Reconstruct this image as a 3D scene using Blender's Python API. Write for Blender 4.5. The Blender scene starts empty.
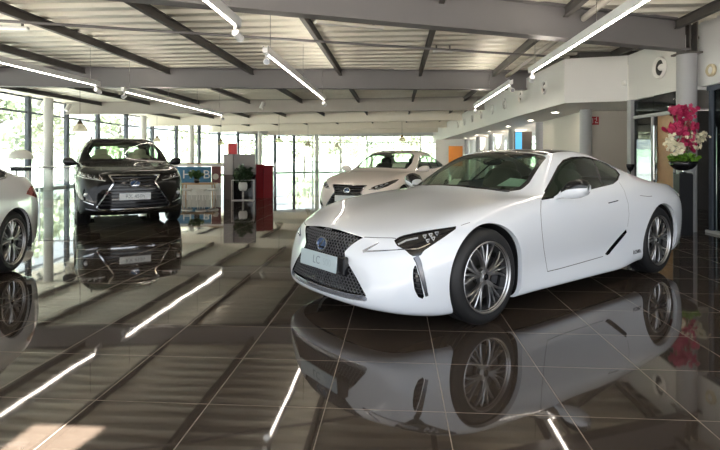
import bpy, math, random
import numpy as np
from mathutils import Vector, Matrix, Euler
from mathutils.bvhtree import BVHTree

random.seed(7)
SC = bpy.context.scene
COL = SC.collection
H = 1.26          # camera height
FPX = 515.0       # focal length in pixels of the 720 px frame
CX, CY = 360.0, 157.5
YAW = math.radians(4.0)                      # the tile grid against the camera axis
E1 = Vector((math.cos(YAW), -math.sin(YAW), 0))
E2 = Vector((math.sin(YAW), math.cos(YAW), 0))

# ------------------------------------------------------------------ camera
cam = bpy.data.cameras.new('camera')
cam.sensor_fit = 'HORIZONTAL'
cam.sensor_width = 36.0
cam.lens = FPX / 720.0 * 36.0
cam.shift_y = -(225.0 - CY) / 720.0
cam.clip_end = 400
camo = bpy.data.objects.new('camera', cam)
camo.location = (0, 0, H)
camo.rotation_euler = (math.pi / 2, 0, 0)
COL.objects.link(camo)
SC.camera = camo

SC.view_settings.view_transform = 'Standard'
SC.view_settings.look = 'None'
SC.view_settings.gamma = 1.0
SC.view_settings.exposure = 0.0
SC.cycles.use_denoising = True
SC.cycles.max_bounces = 14
SC.cycles.transparent_max_bounces = 24
SC.cycles.glossy_bounces = 6
SC.cycles.diffuse_bounces = 5
SC.cycles.sample_clamp_indirect = 6.0
SC.cycles.caustics_reflective = True
SC.cycles.caustics_refractive = False

# ------------------------------------------------------------------ materials
MATS = {}
def srgb(r, g, b):
    def f(c):
        c /= 255.0
        return c / 12.92 if c <= 0.04045 else ((c + 0.055) / 1.055) ** 2.4
    return (f(r), f(g), f(b), 1.0)

def mat(name, col, rough=0.5, metal=0.0, spec=0.5, coat=0.0, noise=0.0, nscale=20.0, bump=0.0, emit=None, estr=0.0, coat_rough=0.03):
    m = bpy.data.materials.new(name)
    m.use_nodes = True
    nt = m.node_tree
    b = nt.nodes['Principled BSDF']
    b.inputs['Base Color'].default_value = col
    b.inputs['Roughness'].default_value = rough
    b.inputs['Metallic'].default_value = metal
    b.inputs['Specular IOR Level'].default_value = spec
    b.inputs['Coat Weight'].default_value = coat
    b.inputs['Coat Roughness'].default_value = coat_rough
    if noise or bump:
        tc = nt.nodes.new('ShaderNodeTexCoord')
        nz = nt.nodes.new('ShaderNodeTexNoise')
        nz.inputs['Scale'].default_value = nscale
        nz.inputs['Detail'].default_value = 4
        nt.links.new(tc.outputs['Object'], nz.inputs['Vector'])
        if noise:
            mx = nt.nodes.new('ShaderNodeMix'); mx.data_type = 'RGBA'
            mx.inputs[6].default_value = tuple(c * (1 - noise) for c in col[:3]) + (1,)
            mx.inputs[7].default_value = tuple(min(1, c * (1 + noise)) for c in col[:3]) + (1,)
            nt.links.new(nz.outputs['Fac'], mx.inputs[0])
            nt.links.new(mx.outputs[2], b.inputs['Base Color'])
        if bump:
            bp = nt.nodes.new('ShaderNodeBump')
            bp.inputs['Strength'].default_value = bump
            bp.inputs['Distance'].default_value = 0.01
            nt.links.new(nz.outputs['Fac'], bp.inputs['Height'])
            nt.links.new(bp.outputs['Normal'], b.inputs['Normal'])
    if emit:
        b.inputs['Emission Color'].default_value = emit
        b.inputs['Emission Strength'].default_value = estr
    MATS[name] = m
    return m

def glass(name, tint, refl_ior=1.5, rough=0.0, haze=0.0, hcol=(0.8, 0.85, 0.85, 1)):
    """Thin pane: straight-through transmission with Fresnel reflection."""
    m = bpy.data.materials.new(name); m.use_nodes = True
    nt = m.node_tree
    for n in list(nt.nodes): nt.nodes.remove(n)
    out = nt.nodes.new('ShaderNodeOutputMaterial')
    tr = nt.nodes.new('ShaderNodeBsdfTransparent'); tr.inputs[0].default_value = tint
    gl = nt.nodes.new('ShaderNodeBsdfGlossy'); gl.inputs['Roughness'].default_value = rough
    lw = nt.nodes.new('ShaderNodeLayerWeight'); lw.inputs[0].default_value = 0.5
    pw = nt.nodes.new('ShaderNodeMath'); pw.operation = 'POWER'; pw.inputs[1].default_value = 5.0
    r0 = ((refl_ior - 1) / (refl_ior + 1)) ** 2
    ma = nt.nodes.new('ShaderNodeMath'); ma.operation = 'MULTIPLY_ADD'
    ma.inputs[1].default_value = 1 - r0; ma.inputs[2].default_value = r0
    nt.links.new(lw.outputs['Facing'], pw.inputs[0]); nt.links.new(pw.outputs[0], ma.inputs[0])
    mx = nt.nodes.new('ShaderNodeMixShader')
    nt.links.new(ma.outputs[0], mx.inputs[0])
    src = tr
    if haze:
        df = nt.nodes.new('ShaderNodeBsdfDiffuse'); df.inputs[0].default_value = hcol
        m2 = nt.nodes.new('ShaderNodeMixShader'); m2.inputs[0].default_value = haze
        nt.links.new(tr.outputs[0], m2.inputs[1]); nt.links.new(df.outputs[0], m2.inputs[2])
        src = m2
    nt.links.new(src.outputs[0], mx.inputs[1]); nt.links.new(gl.outputs[0], mx.inputs[2])
    nt.links.new(mx.outputs[0], out.inputs[0])
    MATS[name] = m
    return m

# ------------------------------------------------------------------ mesh builder
class MB:
    def __init__(self):
        self.v = []; self.f = []
    def add(self, vs, fs):
        o = len(self.v)
        self.v += [tuple(p) for p in vs]
        self.f += [tuple(i + o for i in f) for f in fs]
        return self
    def box(self, c, s, rz=0.0, rx=0.0, ry=0.0, bevel=0.0):
        R = Euler((rx, ry, rz)).to_matrix()
        hx, hy, hz = s[0] / 2, s[1] / 2, s[2] / 2
        if bevel <= 0:
            vs = [(x, y, z) for x in (-hx, hx) for y in (-hy, hy) for z in (-hz, hz)]
            fs = [(0, 1, 3, 2), (4, 6, 7, 5), (0, 4, 5, 1), (2, 3, 7, 6), (0, 2, 6, 4), (1, 5, 7, 3)]
        else:
            b = min(bevel, hx, hy, hz)
            vs = []; idx = {}
            for sx in (-1, 1):
                for sy in (-1, 1):
                    for sz in (-1, 1):
                        idx[sx, sy, sz] = len(vs)
                        vs += [(sx * hx, sy * (hy - b), sz * (hz - b)), (sx * (hx - b), sy * hy, sz * (hz - b)), (sx * (hx - b), sy * (hy - b), sz * hz)]
            fs = []
            for a in (-1, 1):
                g = lambda p, k: idx[p] + k
                fs.append([g((a, -1, -1), 0), g((a, 1, -1), 0), g((a, 1, 1), 0), g((a, -1, 1), 0)][::a])
                fs.append([g((-1, a, -1), 1), g((-1, a, 1), 1), g((1, a, 1), 1), g((1, a, -1), 1)][::a])
                fs.append([g((-1, -1, a), 2), g((1, -1, a), 2), g((1, 1, a), 2), g((-1, 1, a), 2)][::a])
            for a in (-1, 1):
                for c2 in (-1, 1):
                    q = [idx[a, c2, -1] + 0, idx[a, c2, -1] + 1, idx[a, c2, 1] + 1, idx[a, c2, 1] + 0]
                    fs.append(q if a * c2 < 0 else q[::-1])
                    q = [idx[a, -1, c2] + 0, idx[a, 1, c2] + 0, idx[a, 1, c2] + 2, idx[a, -1, c2] + 2]
                    fs.append(q if a * c2 > 0 else q[::-1])
                    q = [idx[-1, a, c2] + 1, idx[1, a, c2] + 1, idx[1, a, c2] + 2, idx[-1, a, c2] + 2]
                    fs.append(q if a * c2 < 0 else q[::-1])
            for k, i in idx.items():
                q = [i, i + 1, i + 2]
                fs.append(q if k[0] * k[1] * k[2] > 0 else q[::-1])
        vs = [R @ Vector(p) + Vector(c) for p in vs]
        return self.add(vs, fs)
    def bar(self, p0, p1, w, h, up=(0, 0, 1)):
        """rectangular bar between two points (w sideways, h along up)"""
        p0 = Vector(p0); p1 = Vector(p1); d = (p1 - p0).normalized()
        up = Vector(up); s = d.cross(up)
        if s.length < 1e-6: up = Vector((1, 0, 0)); s = d.cross(up)
        s.normalize(); u = s.cross(d)
        vs = []
        for p in (p0, p1):
            for a, b in ((-1, -1), (1, -1), (1, 1), (-1, 1)):
                vs.append(p + s * (a * w / 2) + u * (b * h / 2))
        return self.add(vs, [(0, 1, 2, 3), (7, 6, 5, 4), (0, 4, 5, 1), (1, 5, 6, 2), (2, 6, 7, 3), (3, 7, 4, 0)])
    def cyl(self, p0, p1, r0, r1=None, n=24, caps=True):
        r1 = r0 if r1 is None else r1
        p0 = Vector(p0); p1 = Vector(p1); d = (p1 - p0).normalized()
        a = d.orthogonal().normalized(); b = d.cross(a)
        vs = []
        for p, r in ((p0, r0), (p1, r1)):
            for i in range(n):
                t = 2 * math.pi * i / n
                vs.append(p + (a * math.cos(t) + b * math.sin(t)) * r)
        fs = [(i, (i + 1) % n, n + (i + 1) % n, n + i) for i in range(n)]
        if caps:
            fs += [tuple(range(n - 1, -1, -1)), tuple(range(n, 2 * n))]
        return self.add(vs, fs)
    def lathe(self, prof, c=(0, 0, 0), axis='z', n=32, a0=0.0, a1=2 * math.pi):
        """prof: list of (radius, along)"""
        full = abs(a1 - a0 - 2 * math.pi) < 1e-6
        m = n if full else n + 1
        vs = []
        for r, h in prof:
            for i in range(m):
                t = a0 + (a1 - a0) * i / n
                x, y = r * math.cos(t), r * math.sin(t)
                p = (x, y, h) if axis == 'z' else ((x, h, y) if axis == 'y' else (h, x, y))
                vs.append((p[0] + c[0], p[1] + c[1], p[2] + c[2]))
        fs = []
        for k in range(len(prof) - 1):
            for i in range(n):
                j = (i + 1) % m
                q = (k * m + i, k * m + j, (k + 1) * m + j, (k + 1) * m + i)
                fs.append(q if axis != 'y' else q[::-1])
        return self.add(vs, fs)
    def tube(self, pts, r, n=8, caps=True):
        pts = [Vector(p) for p in pts]
        rs = r if isinstance(r, (list, tuple)) else [r] * len(pts)
        prev = None; rings = []
        for i, p in enumerate(pts):
            d = (pts[min(i + 1, len(pts) - 1)] - pts[max(i - 1, 0)]).normalized()
            a = d.orthogonal().normalized() if prev is None else (prev - d * prev.dot(d)).normalized()
            prev = a; b = d.cross(a)
            rings.append([p + (a * math.cos(2 * math.pi * k / n) + b * math.sin(2 * math.pi * k / n)) * rs[i] for k in range(n)])
        vs = [q for R in rings for q in R]
        fs = [(i * n + k, i * n + (k + 1) % n, (i + 1) * n + (k + 1) % n, (i + 1) * n + k) for i in range(len(pts) - 1) for k in range(n)]
        if caps:
            fs += [tuple(range(n - 1, -1, -1)), tuple((len(pts) - 1) * n + k for k in range(n))]
        return self.add(vs, fs)
    def prism(self, poly, z0, z1):
        n = len(poly)
        vs = [(p[0], p[1], z0) for p in poly] + [(p[0], p[1], z1) for p in poly]
        fs = [tuple(range(n - 1, -1, -1)), tuple(range(n, 2 * n))] + [(i, (i + 1) % n, n + (i + 1) % n, n + i) for i in range(n)]
        return self.add(vs, fs)
    def blob(self, c, s, p=2.5, nu=24, nv=14, rot=(0, 0, 0)):
        """superellipsoid"""
        R = Euler(rot).to_matrix(); e = 2.0 / p
        sg = lambda t: math.copysign(abs(t) ** e, t)
        vs = []
        for j in range(nv + 1):
            ph = -math.pi / 2 + math.pi * j / nv
            for i in range(nu):
                th = 2 * math.pi * i / nu
                q = Vector((s[0] / 2 * sg(math.cos(ph)) * sg(math.cos(th)), s[1] / 2 * sg(math.cos(ph)) * sg(math.sin(th)), s[2] / 2 * sg(math.sin(ph))))
                vs.append(R @ q + Vector(c))
        fs = [(j * nu + i, j * nu + (i + 1) % nu, (j + 1) * nu + (i + 1) % nu, (j + 1) * nu + i) for j in range(nv) for i in range(nu)]
        return self.add(vs, fs)
    def build(self, name, m, parent=None, smooth=False, angle=None):
        return mesh_obj(name, self.v, self.f, m, parent, smooth, angle)

def mesh_obj(name, V, F, m, parent=None, smooth=False, angle=None):
    me = bpy.data.meshes.new(name)
    me.from_pydata([tuple(map(float, p)) for p in V], [], [tuple(int(i) for i in f) for f in F])
    me.validate(); me.update()
    if smooth or angle:
        me.shade_smooth()
        if angle: me.set_sharp_from_angle(angle=math.radians(angle))
    if isinstance(m, str): m = MATS[m]
    me.materials.append(m)
    o = bpy.data.objects.new(name, me); COL.objects.link(o)
    if parent is not None: o.parent = parent
    return o

def tag(o, label=None, cat=None, group=None, kind=None):
    if label: o['label'] = label
    if cat: o['category'] = cat
    if group: o['group'] = group
    if kind: o['kind'] = kind
    return o
def thing(name, label, cat, loc=(0, 0, 0), rz=0.0, group=None):
    o = bpy.data.objects.new(name, None); COL.objects.link(o)
    o.empty_display_size = 0.1
    o.location = loc; o.rotation_euler = (0, 0, rz)
    return tag(o, label, cat, group)
def struct(o):
    o['kind'] = 'structure'; return o
def dup(root, loc, rz=0.0, label=None, group=None):
    r = root.copy(); COL.objects.link(r); r.location = loc; r.rotation_euler = (0, 0, rz)
    if label: r['label'] = label
    if group: r['group'] = group
    for ch in list(root.children):
        c = ch.copy(); COL.objects.link(c); c.parent = r
        for g in ch.children:
            d = g.copy(); COL.objects.link(d); d.parent = c
    return r
def text_mesh(name, s, size, m, parent, mw, extrude=0.001, align='CENTER'):
    """text lying in the local xy plane of matrix mw, converted to a mesh"""
    cu = bpy.data.curves.new(name, 'FONT'); cu.body = s; cu.size = size; cu.extrude = extrude
    cu.align_x = align; cu.align_y = 'CENTER'; cu.resolution_u = 3
    t = bpy.data.objects.new(name, cu); COL.objects.link(t)
    dg = bpy.context.evaluated_depsgraph_get()
    me = bpy.data.meshes.new_from_object(t.evaluated_get(dg))
    bpy.data.objects.remove(t)
    me.transform(mw); me.name = name
    me.materials.clear(); me.materials.append(MATS[m] if isinstance(m, str) else m)
    o = bpy.data.objects.new(name, me); COL.objects.link(o)
    if parent is not None: o.parent = parent
    return o

def at(px, py, d):
    return Vector(((px - CX) / FPX * d, d, H + (CY - py) / FPX * d))
# ------------------------------------------------------------------ palette
mat('paint_white', (0.71, 0.745, 0.80, 1), 0.28, 0, 0.5, coat=1.0, coat_rough=0.02)
mat('paint_pearl', (0.88, 0.81, 0.76, 1), 0.3, 0, 0.5, coat=1.0, coat_rough=0.03)
mat('paint_silver', (0.66, 0.68, 0.70, 1), 0.28, 0.25, 0.5, coat=1.0, coat_rough=0.03)
mat('paint_black', (0.005, 0.005, 0.005, 1), 0.5, 0, 0.05, coat=0.5, coat_rough=0.01)
mat('gloss_black', (0.010, 0.010, 0.012, 1), 0.08, 0, 0.5)
mat('matt_black', (0.012, 0.012, 0.013, 1), 0.6)
mat('rubber', (0.014, 0.014, 0.015, 1), 0.55, 0, 0.4, bump=0.1, nscale=60)
mat('chrome', (0.72, 0.73, 0.75, 1), 0.08, 1.0)
mat('dark_chrome', (0.30, 0.30, 0.32, 1), 0.16, 1.0)
mat('rim_metal', (0.50, 0.50, 0.51, 1), 0.32, 1.0)
mat('rim_dark', (0.05, 0.05, 0.055, 1), 0.3, 0.7)
mat('disc_metal', (0.16, 0.155, 0.15, 1), 0.4, 1.0)
mat('caliper', (0.08, 0.08, 0.085, 1), 0.4, 0.5)
mat('seam', (0.05, 0.052, 0.058, 1), 0.7)
mat('lamp_dark', (0.018, 0.017, 0.017, 1), 0.06, 0.0, 0.6)
mat('lamp_lens', (0.75, 0.78, 0.82, 1), 0.08, 0.6)
mat('drl', (0.42, 0.45, 0.52, 1), 0.12, 0.8)
mat('tail_red', (0.28, 0.012, 0.015, 1), 0.08, 0, 0.6, coat=0.5)
mat('leather_black', (0.018, 0.018, 0.02, 1), 0.5, bump=0.1, nscale=80)
mat('leather_grey', (0.11, 0.11, 0.105, 1), 0.5, bump=0.1, nscale=80)
mat('leather_cream', (0.50, 0.46, 0.38, 1), 0.5, bump=0.1, nscale=80)
mat('plate', (0.44, 0.53, 0.57, 1), 0.35)
mat('plate_ink', (0.20, 0.24, 0.28, 1), 0.5)
mat('plate_faint', (0.38, 0.46, 0.50, 1), 0.45)
mat('paper_teal', (0.55, 0.72, 0.70, 1), 0.6, noise=0.15, nscale=25)
mat('paper_white', (0.80, 0.80, 0.78, 1), 0.6)
mat('badge_blue', (0.10, 0.16, 0.30, 1), 0.1, 0.6)
glass('glass_car', (0.50, 0.60, 0.50, 1), 1.5)
glass('glass_car_clear', (0.72, 0.82, 0.70, 1), 1.5)
glass('glass_car_dark', (0.16, 0.18, 0.15, 1), 1.5)
glass('glass_pane', (0.93, 0.97, 0.95, 1), 1.45)
glass('glass_dark', (0.36, 0.40, 0.40, 1), 1.5)
mat('wall_white', (0.78, 0.78, 0.77, 1), 0.6, bump=0.03, nscale=120)
mat('wall_beige', (0.60, 0.56, 0.51, 1), 0.6, bump=0.03, nscale=120)
mat('fascia', (0.66, 0.655, 0.64, 1), 0.55, bump=0.02, nscale=100)
mat('steel_grey', (0.165, 0.156, 0.158, 1), 0.55, noise=0.05, nscale=3)
mat('steel_dark', (0.10, 0.092, 0.085, 1), 0.55, noise=0.1, nscale=5)
mat('column_grey', (0.34, 0.345, 0.36, 1), 0.45)
mat('mullion', (0.075, 0.09, 0.12, 1), 0.5)
mat('mullion_pale', (0.62, 0.62, 0.62, 1), 0.4)
mat('lamp_body', (0.66, 0.66, 0.66, 1), 0.4)
mat('lamp_strip', (1, 1, 1, 1), 0.4, emit=(1.0, 0.88, 0.76, 1), estr=26.0)
mat('added_fill_up', (1, 1, 1, 1), 0.4, emit=(1.0, 0.92, 0.79, 1), estr=16.0)  # upward glow added to the track lights to brighten the deck
mat('lamp_warm', (1, 1, 1, 1), 0.4, emit=(1.0, 0.86, 0.68, 1), estr=48.0)
mat('wood', (0.36, 0.20, 0.09, 1), 0.45, noise=0.25, nscale=8)
mat('black_satin', (0.012, 0.013, 0.016, 1), 0.5, 0, 0.2)
mat('petal_magenta', (0.42, 0.012, 0.085, 1), 0.5, noise=0.35, nscale=30)
mat('petal_cream', (0.80, 0.74, 0.55, 1), 0.5, noise=0.1, nscale=30)
mat('leaf', (0.045, 0.11, 0.02, 1), 0.45, noise=0.4, nscale=20)
mat('leaf_bright', (0.14, 0.30, 0.03, 1), 0.45, noise=0.4, nscale=20)
mat('leaf_dark', (0.02, 0.05, 0.018, 1), 0.45, noise=0.4, nscale=20)
mat('stem', (0.10, 0.14, 0.04, 1), 0.6)
mat('pot_white', (0.78, 0.77, 0.75, 1), 0.35)
mat('panel_grey', (0.20, 0.19, 0.195, 1), 0.35)
mat('panel_red', (0.20, 0.015, 0.022, 1), 0.5, 0, 0.15)
mat('sign_blue', (0.06, 0.20, 0.36, 1), 0.5)
mat('sign_white', (0.82, 0.82, 0.82, 1), 0.5)
mat('sign_maroon', (0.16, 0.05, 0.05, 1), 0.4)
mat('exit_red', (0.45, 0.03, 0.04, 1), 0.5)
mat('orange', (0.85, 0.30, 0.05, 1), 0.5)
mat('screen_blue', (0.02, 0.12, 0.25, 1), 0.3, emit=(0.10, 0.45, 0.85, 1), estr=0.8)
mat('brass', (0.55, 0.36, 0.14, 1), 0.25, 1.0)
mat('amber_glass', (0.42, 0.24, 0.10, 1), 0.1, 0, 0.6)
mat('opal', (0.85, 0.84, 0.80, 1), 0.35)
mat('bark', (0.16, 0.14, 0.12, 1), 0.8, noise=0.3, nscale=6)
mat('tree_leaf', (0.33, 0.38, 0.27, 1), 0.7, noise=0.4, nscale=3)
mat('tree_leaf_b', (0.42, 0.45, 0.34, 1), 0.7, noise=0.4, nscale=3)
mat('asphalt', (0.32, 0.315, 0.30, 1), 0.9, noise=0.1, nscale=2)
mat('hill', (0.22, 0.30, 0.22, 1), 0.9, noise=0.3, nscale=0.05)
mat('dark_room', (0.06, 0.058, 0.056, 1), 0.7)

def deck_mat():
    return mat('deck', (0.76, 0.73, 0.63, 1), 0.38, 0.25, noise=0.06, nscale=1.5)
deck_mat()

def floor_mat():
    m = bpy.data.materials.new('floor_tile'); m.use_nodes = True
    nt = m.node_tree; b = nt.nodes['Principled BSDF']
    tc = nt.nodes.new('ShaderNodeTexCoord')
    br = nt.nodes.new('ShaderNodeTexBrick')
    br.offset = 0.0; br.squash = 1.0
    br.inputs['Color1'].default_value = (0.042, 0.032, 0.025, 1)
    br.inputs['Color2'].default_value = (0.048, 0.037, 0.029, 1)
    br.inputs['Mortar'].default_value = (0.24, 0.20, 0.16, 1)
    br.inputs['Scale'].default_value = 1.0
    br.inputs['Mortar Size'].default_value = 0.0024
    br.inputs['Mortar Smooth'].default_value = 0.0
    br.inputs['Bias'].default_value = 0.0
    br.inputs['Brick Width'].default_value = 0.6
    br.inputs['Row Height'].default_value = 0.6
    nt.links.new(tc.outputs['Object'], br.inputs['Vector'])
    nt.links.new(br.outputs['Color'], b.inputs['Base Color'])
    mr = nt.nodes.new('ShaderNodeMapRange')
    mr.inputs['To Min'].default_value = 0.035; mr.inputs['To Max'].default_value = 0.45
    nt.links.new(br.outputs['Fac'], mr.inputs['Value'])
    nt.links.new(mr.outputs['Result'], b.inputs['Roughness'])
    b.inputs['IOR'].default_value = 1.55
    # polished tiles are never quite flat
    nz = nt.nodes.new('ShaderNodeTexNoise'); nz.inputs['Scale'].default_value = 1.6; nz.inputs['Detail'].default_value = 1
    nt.links.new(tc.outputs['Object'], nz.inputs['Vector'])
    bp = nt.nodes.new('ShaderNodeBump'); bp.inputs['Strength'].default_value = 0.02; bp.inputs['Distance'].default_value = 0.05
    nt.links.new(nz.outputs['Fac'], bp.inputs['Height'])
    nt.links.new(bp.outputs['Normal'], b.inputs['Normal'])
    MATS['floor_tile'] = m
floor_mat()
mat('panel_pale', (.36, .35, .35, 1), .4)
mat('wood_pale', (.52, .33, .18, 1), .5, noise=.2, nscale=8)
mat('added_fill', (1, 1, 1, 1), 0.4, emit=(1.0, 0.84, 0.64, 1), estr=18.0)  # glow of the uplights added behind the near beams
mat('mesh_metal', (.14, .14, .15, 1), .35, .35)
mat('panel_dark', (.07, .055, .05, 1), .4)
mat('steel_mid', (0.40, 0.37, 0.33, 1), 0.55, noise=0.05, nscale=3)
mat('steel_lit', (0.82, 0.77, 0.68, 1), 0.55, noise=0.03, nscale=3)  # beam steel with the far daylight put into its colour
mat('added_fill_far', (1, 1, 1, 1), 0.4, emit=(1.0, 0.82, 0.60, 1), estr=150.0)  # stronger glow of the uplights added behind the far beams
mat('slat_black', (.02, .02, .022, 1), .35, 0, .4)
mat('blade_metal', (.14, .14, .15, 1), .2, 1.0)
mat('plate_light', (.68, .73, .76, 1), .35)
mat('speaker_cream', (.55, .47, .32, 1), .4)
mat('banner_red', (.62, .06, .07, 1), .6)
# ------------------------------------------------------------------ setting
def g2(a, b, z=0.0):
    """tile-grid coordinates (across, along) measured from under the camera"""
    p = E1 * a + E2 * b
    return Vector((p.x, p.y, z))

ground = MB().box((0, 40, -0.6), (300, 260, 0.2)).build('ground', 'asphalt'); struct(ground)

fl = MB().box((0, 0, -0.15), (26.0, 55.0, 0.30)).build('floor', 'floor_tile')
fo = Vector((0.423, 2.548, 0))
# keep the object's origin on a tile corner
for v in fl.data.vertices:
    v.co.x += -2.4; v.co.y += 19.2
fl.location = fo; fl.rotation_euler = (0, 0, -YAW)
struct(fl)

# corrugated steel deck: trapezoid ribs running across the hall
def deck():
    m = MB(); per = 0.42; b0, b1 = -1.2, 46.0; a0, a1 = -15.5, 9.5
    bs, al, as_ = ROOF_EDGE                   # unseen roof gap, added and shaped to throw the sun patch on the floor
    n = int((b1 - b0) / per)
    def strip(bb0, bb1, aa0, a1=a1):
        prof = []
        for i in range(int(round((bb1 - bb0) / per))):
            b = bb0 + i * per
            prof += [(b, 3.545), (b + 0.17, 3.545), (b + 0.215, 3.655), (b + 0.375, 3.655)]
        prof.append((bb0 + int(round((bb1 - bb0) / per)) * per, 3.545))
        vs = []
        for b, z in prof:
            vs += [g2(aa0, b, z), g2(a1, b, z)]
        m.add(vs, [(2 * i, 2 * i + 1, 2 * i + 3, 2 * i + 2) for i in range(len(prof) - 1)])
    strip(bs, b1, a0); strip(b0, bs, as_); strip(b0, bs, a0, al)
    # roof slab above it
    for (x0, x1, y0, y1) in ((a0, a1, bs, b1), (as_, a1, b0, bs), (a0, al, b0, bs)):
        c = g2((x0 + x1) / 2, (y0 + y1) / 2, 3.82)
        m.box(c, (x1 - x0, y1 - y0, 0.3), rz=-YAW)
    return struct(m.build('ceiling', 'deck'))
ROOF_EDGE = (0.40, -2.46, -2.06)
deck()

def ibeam(name, p0, p1, z0, z1, flange, m, tw=0.03, tf=0.028):
    p0 = Vector((p0[0], p0[1], 0)); p1 = Vector((p1[0], p1[1], 0))
    mb = MB(); zc = (z0 + z1) / 2
    mb.bar(p0 + Vector((0, 0, zc)), p1 + Vector((0, 0, zc)), tw, z1 - z0)
    for z in (z0 + tf / 2, z1 - tf / 2):
        mb.bar(p0 + Vector((0, 0, z)), p1 + Vector((0, 0, z)), flange, tf)
    return struct(mb.build(name, m))

# main beams fan out from the core of the round building
ibeam('beam', (-8.5, 3.81), (5.45, 8.65), 3.05, 3.56, 0.22, 'steel_grey')
ibeam('beam', (-12.4, 12.85), (4.6, 13.68), 3.05, 3.56, 0.22, 'steel_grey')
ibeam('beam', (-12.2, 21.4), (4.75, 19.4), 3.05, 3.56, 0.22, 'steel_mid')  # lighter grey paints in the extra light deeper in the hall
ibeam('beam', (-12.2, 29.5), (5.0, 24.7), 3.05, 3.56, 0.22, 'steel_lit')  # far beams: cream colour stands in for the daylight on them
ibeam('beam', (-10.7, 36.4), (5.35, 30.5), 3.05, 3.56, 0.22, 'steel_lit')
ibeam('beam', (-7.5, 41.2), (5.7, 36.5), 3.05, 3.56, 0.22, 'steel_lit')
# a beam just behind the photographer
ibeam('beam', (-8.5, -0.3), (6.0, 3.2), 3.05, 3.56, 0.22, 'steel_grey')

# purlins along the hall, under the deck
for a in (-12.1, -10.0, -7.9, -5.79, -3.69, -1.44, 0.63, 2.57, 4.65):
    p0 = g2(a, -1.0); p1 = g2(a, 43.0 if a > -4 else 35.0)
    ibeam('beam', (p0.x, p0.y), (p1.x, p1.y), 3.39, 3.54, 0.075, 'steel_dark', 0.02, 0.016)

# thin conduit slung under the purlins
c = MB().tube([(-6.2, 7.2, 3.24), (-4.8, 7.55, 3.235), (1.44, 9.35, 3.225), (3.6, 9.95, 3.22)], 0.022, 8)
struct(c.build('trim_1', 'steel_grey', smooth=True))
c = MB().tube([(3.2, 5.5, 3.4), (3.55, 9.0, 3.4), (4.05, 16.0, 3.4)], 0.05, 10)
struct(c.build('trim_2', 'steel_mid', smooth=True))

# ------------------------------------------------------------------ curved glass front
FAC = [(-12.5, 1.4), (-12.5, 4.0), (-12.5, 6.6), (-12.5, 9.2), (-12.5, 11.75), (-12.5, 14.3), (-12.5, 16.85),
       (-12.5, 19.4), (-12.5, 21.95), (-12.5, 24.55), (-12.4, 27.3), (-12.1, 30.0), (-11.6, 32.5), (-10.9, 34.9), (-10.1, 36.9),
       (-9.2, 38.8), (-8.1, 40.4), (-6.9, 41.8), (-5.5, 42.9), (-4.0, 43.7), (-1.7, 44.2), (0.6, 44.2), (2.9, 44.0), (5.1, 43.5), (6.4, 43.0)]
for i in range(len(FAC) - 1):
    a = Vector((*FAC[i], 0)); b = Vector((*FAC[i + 1], 0))
    top = 3.56 if i < 15 else 3.12
    d = (b - a).normalized(); nrm = Vector((-d.y, d.x, 0))
    g = MB().bar((a + b) / 2 + Vector((0, 0, 0.04)) , (a + b) / 2 + Vector((0, 0, top)), (b - a).length, 0.012, up=nrm)
    pane = struct(g.build('window_%d' % (i + 1), 'glass_pane'))
    f = MB()
    wide = 0.20 if i < 19 else 0.10
    f.bar(a, a + Vector((0, 0, 3.56)), wide, 0.14, up=nrm)
    tz = 2.95 if i < 15 else 2.55
    f.bar(a + Vector((0, 0, tz)), b + Vector((0, 0, tz)), 0.08, 0.07)
    f.bar(a + Vector((0, 0, top - 0.03)), b + Vector((0, 0, top - 0.03)), 0.10, 0.06)
    f.build('window_frame', 'mullion' if i < 19 else 'mullion_pale', pane)
    MB().bar(a + Vector((0, 0, 0.04)), b + Vector((0, 0, 0.04)), 0.08, 0.08).build('sill_rail', 'mullion_pale', pane)
    if top < 3.5:
        hd = MB().bar(a + Vector((0, 0, 3.34)), b + Vector((0, 0, 3.34)), 0.2, 0.44)
        struct(hd.build('trim_%d' % (i + 3), 'wall_white'))

# white round columns inside the glass
for (x, y) in ((-12.1, 20.0), (-11.9, 28.3), (-11.0, 33.6), (-7.8, 40.1), (-3.6, 43.0)):
    struct(MB().cyl((x, y, 0), (x, y, 3.56), 0.17, n=24).build('column', 'wall_white', angle=40))

# ------------------------------------------------------------------ core of the building (right)
PL = [(5.49, 8.83), (5.52, 10.60), (4.36, 10.96), (4.42, 14.5), (4.64, 18.4), (4.95, 26.0), (5.3, 34.0), (6.1, 43.0)]
SOF = 2.42
m = MB()
for i in range(len(PL) - 1):
    a = Vector((*PL[i], 0)); b = Vector((*PL[i + 1], 0)); zc = (SOF + 3.36) / 2
    d = (b - a).normalized(); nrm = Vector((d.y, -d.x, 0)) * 0.05
    if nrm.x < 0 and i != 1: nrm = -nrm
    if i == 1: nrm = Vector((0.01, 0.05, 0))
    m.bar(a + nrm + Vector((0, 0, zc)), b + nrm + Vector((0, 0, zc)), 0.10, 3.36 - SOF)
struct(m.build('wall_fascia', 'fascia'))
m = MB()
up = [(5.95, 8.9), (5.95, 11.0), (4.85, 11.35), (4.9, 18.4), (5.2, 26.0), (5.6, 34.0), (6.3, 43.0)]
for p, q in zip(up, up[1:]):
    m.bar((*p, 3.42), (*q, 3.42), 0.06, 0.34)
struct(m.build('wall_upstand', 'steel_dark'))
tp = [(5.55, 8.85), (5.56, 10.62), (4.42, 11.0), (4.48, 14.5), (4.70, 18.4), (5.0, 26.0), (5.36, 34.0), (6.15, 43.0)]
struct(MB().prism(tp + [(6.35, 43.0), (5.65, 34.0), (5.25, 26.0), (4.95, 18.4), (4.9, 11.4), (6.0, 11.05), (6.0, 8.85)], 3.30, 3.34).build('trim_36', 'steel_dark'))
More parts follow.
